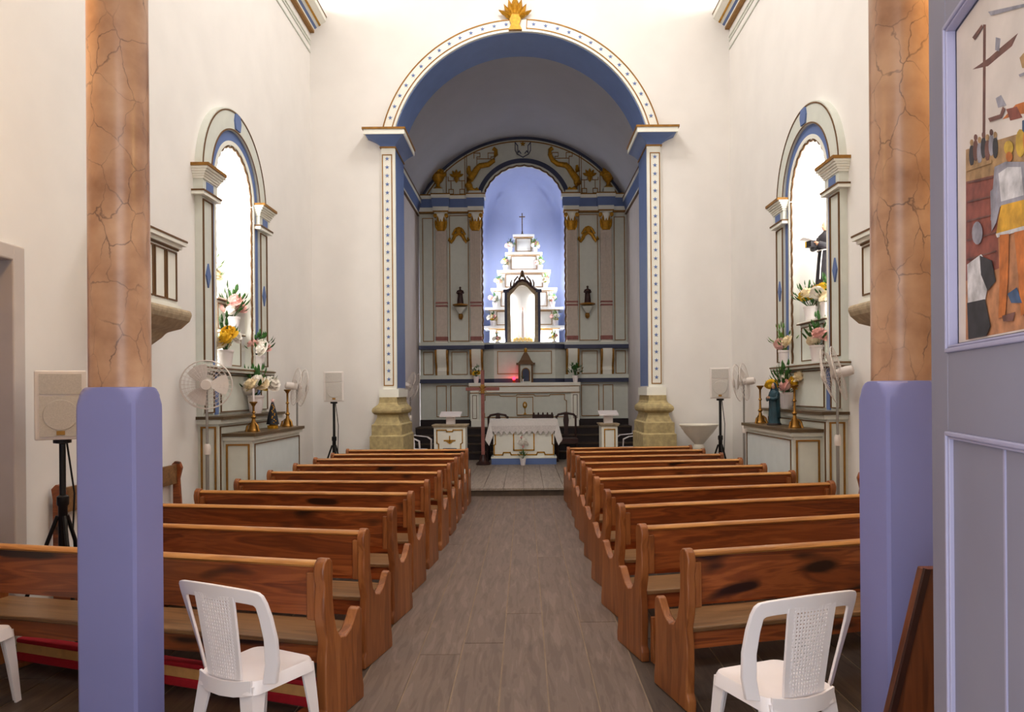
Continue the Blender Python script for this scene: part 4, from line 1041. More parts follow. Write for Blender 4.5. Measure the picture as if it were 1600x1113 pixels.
# flowers, candlesticks and figures on the side altar of the doorway wall
G = 'potted flowers on the side altars'
bouquet((XL - 0.30, NL + 0.05, 2.62), 'pot of pink flowers atop the niche pedestal, doorway wall', ['pink', 'cream', 'pink', 'pink', 'cream'], 1, 1.15, 0.14, 0.26, G, 'leaf_light')
bouquet((XL - 0.13, NL + 0.33, 2.24), 'large pot of pink roses on the middle niche step, doorway wall', ['pink', 'pink', 'cream', 'pink', 'white'], 2, 1.25, 0.16, 0.22, G)
bouquet((XL + 0.07, NL - 0.36, 1.83), 'white pot with a yellow bloom on the niche sill beside the nearer fan', ['yellow', 'white', 'cream', 'white', 'cream', 'yellow'], 3, 1.2, 0.16, 0.24, G)
bouquet((XL + 0.06, NL + 0.62, 1.83), 'pot of white and pink roses at far end of niche sill, doorway wall', ['white', 'pink', 'pink', 'white', 'pink', 'white'], 4, 1.15, 0.14, 0.18, G)
bouquet((XL + 0.17, NL + 0.22, 1.33), 'round bunch of cream and yellow flowers behind the candle on the doorway-side altar', ['cream', 'white', 'yellow', 'white', 'cream', 'pink', 'white', 'cream', 'white'], 5, 1.35, 0.17, 0.18, G)
ya = NL - 0.30
candlestick((XL + 0.38, NL - 0.42, 1.157), 0.31, 'brass candlestick holding a white candle on the doorway-side altar', True)
candlestick((XL + 0.38, NL + 0.68, 1.157), 0.44, 'tall brass candlestick without candle beside the dark dressed figure')
fg = thing('dressed_figure', 'small cone-shaped dark robed figure with gold trim and star crown on side altar', 'statue', (0, 0, 0))
MB().lathe([(0.085, 0), (0.088, 0.05), (0.05, 0.06), (0.05, 0.10)], n=20).build('gilt_stand', 'gold', fg, smooth=30)
MB().lathe([(0.105, 0.07), (0.10, 0.09), (0.07, 0.24), (0.035, 0.38), (0.02, 0.43), (0.004, 0.44)], n=20).build('robe', 'robe_navy', fg, smooth=60)
m = MB()
for i in range(13):
    z = 0.10 + i * 0.024; r = 0.106 - (z - 0.07) * 0.225; a = -PI / 2 + 0.35 * math.sin(i * 1.4)
    m.ell((r * math.cos(a), r * math.sin(a), z), 0.012, 0.008, 0.014, 6, 4)
m.build('gold_embroidery', 'gold', fg, smooth=60)
MB().ell((0, -0.028, 0.385), 0.017, 0.014, 0.022, 8, 6).build('face', 'skin_dark', fg, smooth=60)
m = MB().ell((0, 0, 0.452), 0.018, 0.018, 0.018, 8, 5)
for k in range(5): m.tube([(0, 0, 0.46), (0.045 * math.cos(PI / 2 + k * 2 * PI / 5), 0, 0.465 + 0.045 * math.sin(PI / 2 + k * 2 * PI / 5))], [0.010, 0.002], 5)
m.build('crown', 'petal_pink', fg, smooth=40)
fg.location = (XL + 0.36, NL + 0.22, 1.157); fg.rotation_euler = (0, 0, 0.5); fg.scale = (0.68, 0.68, 0.68)
# the same on the font side
bouquet((XR + 0.07, NR - 0.24, 2.30), 'white pot of yellow and white flowers below the dark-robed saint', ['yellow', 'cream', 'yellow', 'white', 'cream', 'white'], 6, 1.1, 0.15, 0.20, G)
bouquet((XR + 0.07, NR + 0.21, 2.30), 'pot spilling white and yellow flowers at the far edge of the saint pedestal', ['white', 'white', 'yellow', 'cream', 'white'], 7, 1.15, 0.17, 0.18, G)
bouquet((XR - 0.06, NR + 0.66, 1.83), 'white pot of cream flowers at the far end of the niche sill, font side', ['cream', 'white', 'pink', 'cream'], 8, 1.2, 0.15, 0.20, G, 'leaf_light')
bouquet((XR - 0.06, NR - 0.30, 1.83), 'white pot of pink and white flowers behind the nearer fan on the font side', ['pink', 'white', 'cream', 'pink'], 9, 1.2, 0.15, 0.2, G)
bouquet((XR - 0.16, NR + 0.35, 1.33), 'bunch of yellow and cream flowers behind the blue-mantled statue', ['yellow', 'cream', 'white', 'yellow', 'pink', 'cream'], 10, 1.25, 0.17, 0.2, G)
candlestick((XR - 0.38, NR + 0.60, 1.157), 0.44, 'tall brass candlestick beside the blue-mantled statue, far end of its altar')
candlestick((XR - 0.38, NR - 0.50, 1.157), 0.44, 'tall brass candlestick in front of flowers, near end of the font-side altar')
statue('mantled_statue', (XR - 0.36, NR + 0.18, 1.157), 0.47, 'standing statue in a long blue-green mantle on the font-side altar', 'robe_teal', 'skin', 'robe_teal', rz=-1.2, base='dark_base').scale = (0.78, 0.78, 1)
statue('saint_statue', (XR + 0.20, NR + 0.08, 2.66), 0.74, 'saint statue in black robe with white cord holding a book in bright niche', 'robe_black', 'skin', None, rz=-1.25, cord=True, book=True, base='gold')

# ================================================================== PULPITS
for s, xw in ((-1, XL), (1, XR)):
    e = -s
    t = thing('pulpit', 'white panelled wall pulpit on a stone corbel, %s' % ('doorway wall' if s < 0 else 'behind the column by the door leaf'), 'pulpit', (xw, 5.8, 2.2), 0, 'wall pulpits')
    X = lambda d: xw + e * d
    MB().box(X(-0.02), 5.50, 2.27, X(0.35), 6.08, 2.74).build('box', 'white_trim', t)
    MB().box(X(-0.02), 5.47, 2.74, X(0.38), 6.11, 2.77).box(X(-0.02), 5.45, 2.77, X(0.41), 6.13, 2.80).build('handrail', 'white_trim', t)
    MB().box(X(-0.02), 5.445, 2.80, X(0.415), 6.135, 2.815).build('rail_line', 'brown_line', t)
    MB().box(X(-0.02), 5.49, 2.725, X(0.36), 6.09, 2.74).build('rail_line', 'brown_line', t)
    for (a, b) in ((5.52, 5.68), (5.70, 5.87), (5.89, 6.06)):
        MB().rect_line(a, 2.31, b, 2.71, 0.012, X(0.35), X(0.36), 'yz').build('panel_line', 'brown_line', t)
    MB().rect_line(X(0.03), 2.31, X(0.33), 2.71, 0.016, 5.492, 5.50).build('panel_line', 'brown_line', t)
    MB().box(X(-0.02), 5.48, 2.24, X(0.37), 6.10, 2.272).build('floor_line', 'white_trim', t)
    m = MB(); pr = [(0.44, 2.24), (0.45, 2.20), (0.43, 2.15), (0.36, 2.09), (0.24, 2.06), (0.20, 2.02), (0.10, 1.95), (-0.02, 1.92), (-0.02, 2.24)]
    m.prism([(X(d), z) for d, z in pr], 'xz', 5.46, 6.14)
    bevel(m.build('corbel', 'stone_grey', t), 0.02, 2)

# ================================================================== CHANCEL FURNITURE
def altar_table():
    Y = 14.54; q = Y / F
    xc = P(818.5, 700, Y)[0]
    t = thing('altar_table', 'white altar table with gold moulding and blue base', 'altar', (0, 0, 0))
    hw = 0.60; D = 0.50; ht = 0.875
    MB().box(-hw - 0.04, -D / 2, 0, hw + 0.04, D / 2, 0.12).build('base', 'blue_trim', t)
    MB().box(-hw, -D / 2 + 0.03, 0.12, hw, D / 2 - 0.03, ht).build('body', 'white_trim', t)
    MB().box(-hw - 0.045, -D / 2 - 0.01, 0.12, hw + 0.045, D / 2 + 0.01, 0.15).build('base_slab', 'white_trim', t)
    yf = -D / 2 + 0.03
    ln = [(-0.56, 0.62), (-0.56, 0.40), (-0.585, 0.38), (-0.585, 0.19), (-0.42, 0.19), (-0.40, 0.235), (-0.27, 0.235), (-0.25, 0.19), (0.25, 0.19), (0.27, 0.235), (0.40, 0.235), (0.42, 0.19), (0.585, 0.19), (0.585, 0.38), (0.56, 0.40), (0.56, 0.62)]
    MB().line(ln, 0.024, yf - 0.015, yf).build('gold_moulding', 'gold', t)
    MB().line([(-0.20, 0.66), (-0.20, 0.28), (0.20, 0.28), (0.20, 0.66)], 0.024, yf - 0.015, yf).build('gold_moulding', 'gold', t)
    t.location = (xc, Y + D / 2, FZ)
    c = thing('altar_cloth', 'white lace-edged cloth draped over the altar table', 'altar cloth', (0, 0, 0))
    cw = hw + 0.06
    MB().box(-cw, -D / 2 - 0.015, ht, cw, D / 2 + 0.015, ht + 0.012).build('top', 'cloth', c)
    # front drop and scalloped lace
    nseg = 12; m = MB(); pts = [(-cw, ht + 0.01)]; 
    m.box(-cw, -D / 2 - 0.022, ht - 0.12, cw, -D / 2 - 0.012, ht + 0.01)
    m.build('front_drop', 'cloth', c)
    low = []
    for i in range(nseg * 6 + 1):
        x = -cw + 2 * cw * i / (nseg * 6); low.append((x, ht - 0.215 - 0.075 * abs(((i / 6) % 1) * 2 - 1)))
    MB().prism([(-cw, ht - 0.11), (cw, ht - 0.11)] + low[::-1], 'xz', -D / 2 - 0.026, -D / 2 - 0.018).build('front_lace', 'lace', c)
    for s in (-1, 1):
        # side drop flaring to a hanging corner
        m = MB()
        A = [(s * cw, -D / 2 - 0.02, ht + 0.01), (s * cw, D / 2 + 0.015, ht + 0.01)]
        m.add([A[0], A[1], (s * (cw + 0.05), D / 2, ht - 0.30), (s * (cw + 0.09), -D / 2 + 0.10, ht - 0.44), (s * (cw + 0.10), -D / 2 - 0.03, ht - 0.38), (s * (cw + 0.02), -D / 2 - 0.07, ht - 0.50), (s * (cw - 0.06), -D / 2 - 0.03, ht - 0.30)],
              [(0, 1, 2, 3, 4), (0, 4, 5, 6)])
        o = m.build('side_drop', 'cloth', c)
        sm = o.modifiers.new('solid', 'SOLIDIFY'); sm.thickness = 0.006
    c.location = (xc, Y + D / 2, FZ)
    return xc
axc = altar_table()
# flower in front of altar
t = bouquet((P(817, 720, 14.4)[0], 14.38, FZ), 'white orchid in a small pot on the floor before the altar table', [], 93, 0.9, 0.08, 0.12, leafmat='leaf', nl=16)
MB().tube([(0, 0, 0.15), (0.01, -0.01, 0.30), (-0.01, -0.01, 0.44), (-0.03, -0.02, 0.54), (-0.02, -0.03, 0.66)], 0.006, 5).build('stem', 'leaf', None).parent = t
for k, (dx, dz) in enumerate(((-0.06, 0.50), (0.03, 0.53), (0.07, 0.47), (0.0, 0.46), (-0.02, 0.60), (0.02, 0.40))):
    inst(BLOOM['white' if k < 4 else 'pink'], 'bloom', t, (dx, -0.03, dz), (1.2, 0, k), (1.5, 1.5, 1.5) if k < 4 else (0.8, 0.8, 0.8))
# processional cross
t = thing('processional_cross', 'tall rose-brown wooden cross on a round dark base', 'cross', (0, 0, 0))
MB().lathe([(0.145, 0), (0.145, 0.03), (0.12, 0.05), (0.09, 0.07), (0.06, 0.14), (0.04, 0.2)], n=20).build('base', 'dark_wood', t, smooth=40)
MB().box(-0.033, -0.028, 0.12, 0.033, 0.028, 1.86).build('upright', 'rose_wood', t)
MB().box(-0.33, -0.028, 1.46, 0.33, 0.028, 1.525).build('crossbar', 'rose_wood', t)
m = MB().box(-0.04, -0.04, 1.40, 0.04, -0.028, 1.58); m.line([(-0.07, 1.44), (0.07, 1.54)], 0.015, -0.045, -0.028); m.line([(-0.07, 1.54), (0.07, 1.44)], 0.015, -0.045, -0.028)
m.build('gilt_mount', 'brass', t)
bevel(t.children[1], 0.006); bevel(t.children[2], 0.006)
t.location = (P(755, 723, 14.55)[0], 14.55, FZ)

def lectern(px0, px1, Y, label, wide):
    xa, xb = P(px0, 670, Y)[0], P(px1, 670, Y)[0]; hw = (xb - xa) / 2
    t = thing('lectern', label, 'lectern', (0, 0, 0), 0, 'lecterns')
    zt = H - (663 - Y0) * Y / F - FZ; D = 0.22
    MB().box(-hw, -D, 0, hw, D, zt - 0.045).build('body', 'white_trim', t)
    MB().box(-hw - 0.02, -D - 0.02, zt - 0.045, hw + 0.02, D + 0.02, zt - 0.02).build('cornice', 'stone_grey', t)
    MB().box(-hw - 0.035, -D - 0.035, zt - 0.02, hw + 0.035, D + 0.035, zt).build('top_slab', 'stone_grey', t)
    if wide:
        a = hw - 0.05
        MB().line([(-a + 0.03, 0.06), (-a + 0.03, zt - 0.33), (-a, zt - 0.31), (-a, zt - 0.09), (-0.06, zt - 0.09), (-0.05, zt - 0.115), (0.05, zt - 0.115), (0.06, zt - 0.09), (a, zt - 0.09), (a, zt - 0.31), (a - 0.03, zt - 0.33), (a - 0.03, 0.06)], 0.018, -D - 0.012, -D, closed=True).build('gold_moulding', 'gold', t)
        m = MB(); m.line([(-0.09, zt - 0.27), (0.09, zt - 0.27)], 0.02, -D - 0.01, -D); m.line([(0, zt - 0.29), (0, zt - 0.20)], 0.02, -D - 0.01, -D); m.prism([(-0.06, zt - 0.285), (0.06, zt - 0.285), (0, zt - 0.33)], 'xz', -D - 0.01, -D)
        m.build('gold_emblem', 'gold', t)
        m = MB(); m.rect_line(-0.115, zt - 0.60, 0.115, zt - 0.40, 0.010, -D - 0.008, -D)
        for q in (-1, 1):
            m.line([(q * 0.02, zt - 0.44), (q * 0.07, zt - 0.44), (q * 0.07, zt - 0.48), (q * 0.03, zt - 0.48)], 0.010, -D - 0.008, -D)
            m.line([(q * 0.02, zt - 0.56), (q * 0.08, zt - 0.56), (q * 0.08, zt - 0.52)], 0.010, -D - 0.008, -D)
        m.build('purple_emblem', 'navy_trim', t)
    else:
        MB().rect_line(-hw + 0.04, 0.06, hw - 0.04, zt - 0.09, 0.018, -D - 0.012, -D).build('gold_moulding', 'gold', t)
    MB().box(-0.075, -0.06, zt, 0.075, 0.06, zt + 0.13).build('neck', 'plastic', t)
    w2 = 0.18 if wide else 0.165
    m = MB(); m.add([(-w2, -0.16, zt + 0.13), (w2, -0.16, zt + 0.13), (w2, 0.14, zt + 0.19), (-w2, 0.14, zt + 0.19), (-w2, -0.16, zt + 0.155), (w2, -0.16, zt + 0.155), (w2, 0.14, zt + 0.215), (-w2, 0.14, zt + 0.215)], [(0, 3, 2, 1), (4, 5, 6, 7), (0, 1, 5, 4), (1, 2, 6, 5), (2, 3, 7, 6), (3, 0, 4, 7)])
    m.build('book_rest', 'plastic', t)
    t.location = ((xa + xb) / 2, Y + D, FZ)
lectern(678, 727, 12.6, 'wide white lectern with gold border and emblem, near the processional cross', True)
lectern(940, 965, 12.6, 'narrow white lectern with a plain gold outline', False)

def dark_chair(px, Y, ry, label, h, spindles, zf=FZ):
    t = thing('carved_chair', label, 'chair', (0, 0, 0), 0, 'dark carved chairs in the chancel')
    W = 0.22
    MB().box(-W, -0.02, 0.42, W, 0.40, 0.47).build('seat', 'statue_brown', t)
    MB().box(-W, -0.03, 0.37, W, 0.41, 0.42).build('seat_frame', 'dark_wood', t)
    for sx in (-1, 1):
        for y, hh in ((0.0, 0.38), (0.38, h - 0.05)):
            MB().lathe([(0.022, 0), (0.025, 0.03), (0.016, 0.08), (0.026, 0.2), (0.018, 0.3), (0.022, hh)], (sx * (W - 0.02), y, 0), 10).build('leg' if y == 0 else 'back_post', 'dark_wood', t, smooth=40)
    if spindles:
        MB().box(-W, 0.365, h - 0.13, W, 0.395, h - 0.05).build('top_rail', 'dark_wood', t)
        for k in range(5):
            MB().lathe([(0.012, 0.5), (0.02, 0.6), (0.01, 0.7), (0.018, h - 0.12), (0.02, h - 0.03), (0.004, h)], (-W + 0.03 + k * (2 * W - 0.06) / 4, 0.38, 0), 8).build('spindle', 'dark_wood', t, smooth=40)
    else:
        m = MB(); m.tube([(-W + 0.01, 0.38, h - 0.10), (-W + 0.06, 0.38, h - 0.03), (0, 0.38, h), (W - 0.06, 0.38, h - 0.03), (W - 0.01, 0.38, h - 0.10)], 0.024, 8); m.build('top_rail', 'dark_wood', t, smooth=50)
        MB().prism([(-0.05, 0.5), (0.05, 0.5), (0.035, 0.62), (0.06, h - 0.15), (0.04, h - 0.01), (-0.04, h - 0.01), (-0.06, h - 0.15), (-0.035, 0.62)], 'xz', 0.37, 0.39).build('splat', 'dark_wood', t)
    t.location = (P(px, 650, Y)[0], Y, zf); t.rotation_euler = (0, 0, ry)
dark_chair(777, 15.12, 0, 'dark carved chair behind the altar table, nearest the processional cross', 0.97, False)
dark_chair(849, 15.12, 0, 'dark spindle-backed chair behind the middle of the altar table', 1.0, True)
dark_chair(886, 15.05, 0, 'dark carved chair standing clear beside the altar table', 0.98, False)

# ================================================================== WHITE PLASTIC CHAIRS
def strip(m, pts, wds, th):
    """flat band along a path: pts centre points, wds (half width vectors), th thickness vector"""
    vs = []; n = len(pts)
    for p, wv in zip(pts, wds):
        p = Vector(p); wv = Vector(wv); t = Vector(th) / 2
        vs += [p - wv - t, p + wv - t, p + wv + t, p - wv + t]
    fs = [(0, 1, 2, 3), (4 * n - 1, 4 * n - 2, 4 * n - 3, 4 * n - 4)]
    for i in range(n - 1):
        a = 4 * i
        for k in range(4): fs.append((a + k, a + (k + 1) % 4, a + 4 + (k + 1) % 4, a + 4 + k))
    return m.add(vs, fs)
def back_y(z): return -0.19 - 0.070 * (max(0.0, z - 0.44) / 0.45) ** 1.1
def plastic_chair(arms=False):
    t = thing('plastic_chair', '', 'chair', (0, 0, 0))
    # seat: dished plate with rounded corners and a turned-down skirt
    def outline(k, z, q=0.0):
        o = []
        for (cx, cy, a0) in ((0.135, 0.125, 0), (-0.135, 0.125, PI / 2), (-0.125, -0.165, PI), (0.125, -0.165, 1.5 * PI)):
            for i in range(6):
                a = a0 + PI / 2 * i / 5; r = 0.055
                o.append((k * (cx + r * math.cos(a)), k * (cy + r * math.sin(a)), z))
        return o
    m = MB(); rows = [outline(1.06, 0.385), outline(1.0, 0.43), outline(0.97, 0.442), outline(0.80, 0.432), outline(0.45, 0.424)]
    vs = [p for r in rows for p in r]; n = 24; fs = []
    for j in range(len(rows) - 1):
        for i in range(n): fs.append((j * n + i, j * n + (i + 1) % n, (j + 1) * n + (i + 1) % n, (j + 1) * n + i))
    fs.append(tuple(range(4 * n, 5 * n)))
    m.add(vs, fs); m.add([(x, y, 0.415) for x, y, z in rows[1]], [tuple(range(n))])
    m.build('seat', 'plastic', t, smooth=50)
    for sx in (-1, 1):
        for (x0, y0, x1, y1) in ((0.165, 0.15, 0.205, 0.20), (0.15, -0.195, 0.205, -0.265)):
            # L-section tapering leg
            m = MB(); sy = 1 if y0 > 0 else -1
            def sec(x, y, wd, z):
                return [(sx * x, y, z), (sx * (x - wd), y, z), (sx * (x - wd), y - sy * 0.012, z), (sx * (x - 0.012), y - sy * 0.012, z), (sx * (x - 0.012), y - sy * wd, z), (sx * x, y - sy * wd, z)]
            a = sec(x0 + 0.018, y0 + sy * 0.02, 0.085, 0.42) + sec((x0 + x1) / 2 + 0.01, (y0 + y1) / 2 + sy * 0.01, 0.062, 0.22) + sec(x1, y1, 0.042, 0.0)
            fs = [(5, 4, 3, 2, 1, 0), (12, 13, 14, 15, 16, 17)]
            for j in range(2):
                for i in range(6): fs.append((j * 6 + i, j * 6 + (i + 1) % 6, j * 6 + 6 + (i + 1) % 6, j * 6 + 6 + i))
            m.add(a, fs); m.build('leg', 'plastic', t, smooth=30)
    def fy(x, z):
        q = max(0.0, z - 0.42) / 0.45
        return -0.215 - 0.07 * q ** 1.1 + (x / 0.24) ** 2 * (0.10 - 0.065 * q)
    half_o = [(0.228, 0.42), (0.252, 0.52), (0.268, 0.64), (0.272, 0.75), (0.268, 0.82), (0.260, 0.856), (0.245, 0.872), (0.21, 0.880), (0.12, 0.888), (0.0, 0.892)]
    half_i = [(0.178, 0.42), (0.202, 0.52), (0.218, 0.64), (0.220, 0.74), (0.217, 0.795), (0.213, 0.803), (0.207, 0.808), (0.18, 0.813), (0.10, 0.82), (0.0, 0.824)]
    oo = half_o + [(-x, z) for x, z in half_o[-2::-1]]; ii = half_i + [(-x, z) for x, z in half_i[-2::-1]]
    bk = MB(); n = len(oo); vs = []; fs = []
    for (a, b) in zip(oo, ii):
        for (x, z), d in ((a, -0.012), (b, -0.009), (b, 0.007), (a, 0.007)): vs.append((x, fy(x, z) + d, z))
    for k in range(n - 1):
        for q in range(4): fs.append((k * 4 + q, k * 4 + (q + 1) % 4, k * 4 + 4 + (q + 1) % 4, k * 4 + 4 + q))
    fs += [(0, 1, 2, 3), (n * 4 - 1, n * 4 - 2, n * 4 - 3, n * 4 - 4)]
    br = bevel(bk.add(vs, fs).build('backrest', 'plastic', t, smooth=40), 0.004, 2)
    for sx in (-1, 1):
        m = MB(); pt = []
        for i in range(7):
            z = 0.425 + (0.84 - 0.425) * i / 6; pt.append((sx * (0.085 + 0.018 * i / 6), back_y(z) - 0.024, z))
        strip(m, pt, [(0.017, 0, 0)] * 7, (0, 0.014, 0)); m.build('panel_stile', 'plastic', br, smooth=40)
    # pierced centre panel
    m = MB(); nx, nz = 11, 24
    for i in range(nx):
        k = (i + 0.5) / nx * 2 - 1
        pt = [(k * (0.075 + 0.016 * q), back_y(0.44 + 0.40 * q) - 0.030 - 0.004 * (1 - k * k), 0.44 + 0.40 * q) for q in [r / 5 for r in range(6)]]
        strip(m, pt, [(0.0042, 0, 0)] * 6, (0, 0.005, 0))
    for j in range(nz + 1):
        q = j / nz; z = 0.44 + 0.40 * q; hw = 0.078 + 0.016 * q
        strip(m, [(-hw, back_y(z) - 0.030, z), (0, back_y(z) - 0.034, z), (hw, back_y(z) - 0.030, z)], [(0, 0, 0.0042)] * 3, (0, 0.005, 0))
    m.build('pierced_panel', 'plastic', br)
    m = MB(); strip(m, [(-0.16, -0.215, 0.415), (-0.08, -0.238, 0.405), (0, -0.245, 0.402), (0.08, -0.238, 0.405), (0.16, -0.215, 0.415)], [(0, 0, 0.035)] * 5, (0, 0.014, 0))
    m.build('rear_rail', 'plastic', br, smooth=40)
    if arms:
        for sx in (-1, 1):
            m = MB(); strip(m, [(sx * 0.215, -0.21, 0.68), (sx * 0.25, -0.05, 0.66), (sx * 0.25, 0.12, 0.645), (sx * 0.225, 0.21, 0.60), (sx * 0.21, 0.215, 0.42)], [(0.026, 0, 0)] * 5, (0, 0.006, 0.012))
            m.build('armrest', 'plastic', t, smooth=40)
    return t
pc = plastic_chair()
G = 'white plastic chairs behind the pews'
def put(o, x, y, rz, label, group): o.scale = (0.92, 0.86, 0.88); o.location = (x, y, 0); o.rotation_euler = (0, 0, rz); o['label'] = label; o['group'] = group
pc2 = copy_tree(pc); pc3 = copy_tree(pc)
put(pc, -1.155, 3.20, math.radians(-27), 'white plastic chair with pierced back beside the doorway-side lilac plinth', G)
put(pc2, 0.985, 2.99, math.radians(21), 'white plastic chair with pierced back near the open blue door', G)
put(pc3, -2.77, 3.60, math.radians(-2), 'white plastic chair of which one leg shows by the doorway wall', G)
ca = plastic_chair(True)
ca.location = (-1.93, 12.9, FZ); ca.rotation_euler = (0, 0, math.radians(-110))
tag(ca, 'white plastic armchair beside the wide lectern', 'chair', 'white plastic armchairs in the chancel')
cb = copy_tree(ca)
cb.location = (1.86, 13.0, FZ); cb.rotation_euler = (0, 0, math.radians(100)); cb['label'] = 'white plastic armchair beside the narrow lectern'

# ================================================================== PEWS
PROF = [(0.0, 0), (0.0, 0.055), (0.018, 0.085), (0.012, 0.20), (0.014, 0.32), (0.026, 0.40), (0.008, 0.46), (-0.004, 0.52), (-0.002, 0.60), (0.006, 0.66), (-0.006, 0.70), (-0.008, 0.735), (0.004, 0.768), (0.030, 0.786), (0.058, 0.782), (0.078, 0.762), (0.086, 0.728), (0.080, 0.66), (0.082, 0.58), (0.096, 0.50), (0.118, 0.43), (0.155, 0.385), (0.205, 0.372), (0.255, 0.392), (0.295, 0.432), (0.325, 0.468), (0.352, 0.474), (0.376, 0.452), (0.382, 0.41), (0.374, 0.30), (0.378, 0.12), (0.392, 0.06), (0.392, 0.0)]
def make_pew(Lp):
    t = thing('pew', '', 'pew', (0, 0, 0)); h = Lp / 2; TH = 0.042
    for s in (-1, 1):
        e = MB().prism(PROF, 'yz', s * (h - TH), s * h).build('end_panel', 'pew_end', t, smooth=35); bevel(e, 0.006, 2)
    i = h - TH
    m = MB(); m.prism([(0.052, 0.51), (0.072, 0.51), (0.050, 0.75), (0.030, 0.75)], 'yz', -i, i); m.build('back_board', 'pew_wood', t)
    m = MB(); m.prism([(0.012 + 0.033 + 0.033 * math.cos(a), 0.755 + 0.016 * math.sin(a)) for a in [2 * PI * k / 12 for k in range(12)]], 'yz', -i, i); m.build('top_rail', 'pew_rail', t, smooth=50)
    bevel(MB().box(-i, 0.065, 0.362, i, 0.385, 0.387).build('seat', 'pew_seat', t), 0.006)
    MB().box(-i, 0.085, 0.275, i, 0.11, 0.362).build('seat_apron', 'pew_wood', t)
    MB().box(-i, 0.33, 0.285, i, 0.352, 0.362).build('seat_apron', 'pew_wood', t)
    for s in (-1, 1):
        c = MB().box(s * i, 0.008, 0.50, s * (i - 0.035), 0.046, 0.72).build('cleat', 'pew_end', t); bevel(c, 0.004, 1)
        b = MB().prism([(-0.05, 0.0), (0.0, 0.0), (0.0, 0.26), (-0.022, 0.26), (-0.03, 0.15)], 'yz', s * (i - 0.004), s * (i - 0.034)).build('kneeler_bracket', 'pew_end', t); bevel(b, 0.004, 1)
    k = MB().box(-i + 0.035, -0.115, 0.172, i - 0.035, -0.012, 0.208).build('kneeler_board', 'tan_fabric', t)
    bevel(MB().box(-i + 0.035, -0.118, 0.208, i - 0.035, -0.01, 0.240).build('kneeler_cushion', 'red_fabric', k), 0.008)
    bevel(MB().box(-i + 0.035, -0.118, 0.138, i - 0.035, -0.01, 0.172).build('kneeler_cushion', 'red_fabric', k), 0.008)
    return t
Q = 0.886
LY = [3.83, 4.67, 5.57, 6.45, 7.30, 8.15, 9.0, 9.84, 10.6, 11.35]
LX = [-1.045, -1.02, -1.0, -0.99, -0.958, -0.93, -0.913, -0.905, -0.888, -0.88]
LO = [-3.56, -3.04, -3.04, -3.02, -2.96, -2.91, -2.87, -2.85, -2.81, -2.77]
LT = [0.25, 0.22, 0.18, 0.14, 0.10, 0.085, 0.06, 0.04, 0.03, 0.03]
RY = [4.0, 4.76, 5.65, 6.47, 7.43, 8.29, 9.09, 9.94, 10.75, 11.45]
RX = [0.87, 0.74, 0.714, 0.70, 0.70, 0.70, 0.69, 0.69, 0.67, 0.65]
RO = [2.95, 2.95, 2.93, 2.92, 2.88, 2.83, 2.77, 2.73, 2.67, 2.63]
RT = [0.26, 0.25, 0.235, 0.22, 0.20, 0.17, 0.15, 0.11, 0.10, 0.09]
ords = ['nearest the entrance', 'second from the entrance', 'third from the entrance', 'fourth from the entrance', 'fifth from the entrance', 'fifth from the chancel', 'fourth from the chancel', 'third from the chancel', 'second from the chancel', 'nearest the chancel']
NOKN = []; PL = 1.80; proto = make_pew(PL); first = True
for side, (A, B, C, T) in enumerate(((LY, LX, LO, LT), (RY, RX, RO, RT))):
    for i in range(10):
        o = proto if first else copy_tree(proto); first = False
        s = -1 if side == 0 else 1
        xi, xo, y, t = B[i] * Q, C[i] * Q, A[i] * Q - 0.005, T[i]
        ln = abs(xo - xi) * math.sqrt(1 + t * t); ang = math.atan(t)
        xm, ym = (xi + xo) / 2, y + t * abs(xo - xi) / 2
        o.location = (xm, ym, 0); o.rotation_euler = (0, 0, s * ang); o.scale = (ln / PL, 1, 1)
        o['label'] = 'varnished brown wooden pew, %s, %s of the aisle' % (ords[i], 'doorway side' if side == 0 else 'open-door side')
        o['group'] = 'wooden pews along the aisle'
        o['category'] = 'pew'
        if i == 0: NOKN.append(o)

# the rearmost pews carry no kneeler on their backs
for o in NOKN:
    for ch in list(o.children):
        if ch.name.startswith('kneeler_b'):
            for g in list(ch.children): bpy.data.objects.remove(g)
            bpy.data.objects.remove(ch)
# loose padded kneeler on the floor below the rearmost pew
t = thing('kneeler', 'long red and tan padded kneeler on the floor under the rearmost pew by the doorway', 'kneeler', (0, 0, 0))
hl = 1.03
MB().box(-hl, -0.028, 0.07, hl, 0.028, 0.122).build('board', 'tan_fabric', t)
bevel(MB().box(-hl, -0.034, 0.122, hl, 0.034, 0.15).build('cushion', 'red_fabric', t), 0.01)
bevel(MB().box(-hl, -0.034, 0.02, hl, 0.034, 0.07).build('cushion', 'red_fabric', t), 0.01)
for sx in (-1, 1): MB().box(sx * (hl - 0.08), -0.09, 0, sx * (hl - 0.02), 0.09, 0.022).build('foot', 'pew_end', t)
t.location = (-1.97, 3.95, 0); t.rotation_euler = (0, 0, -math.atan(0.36))
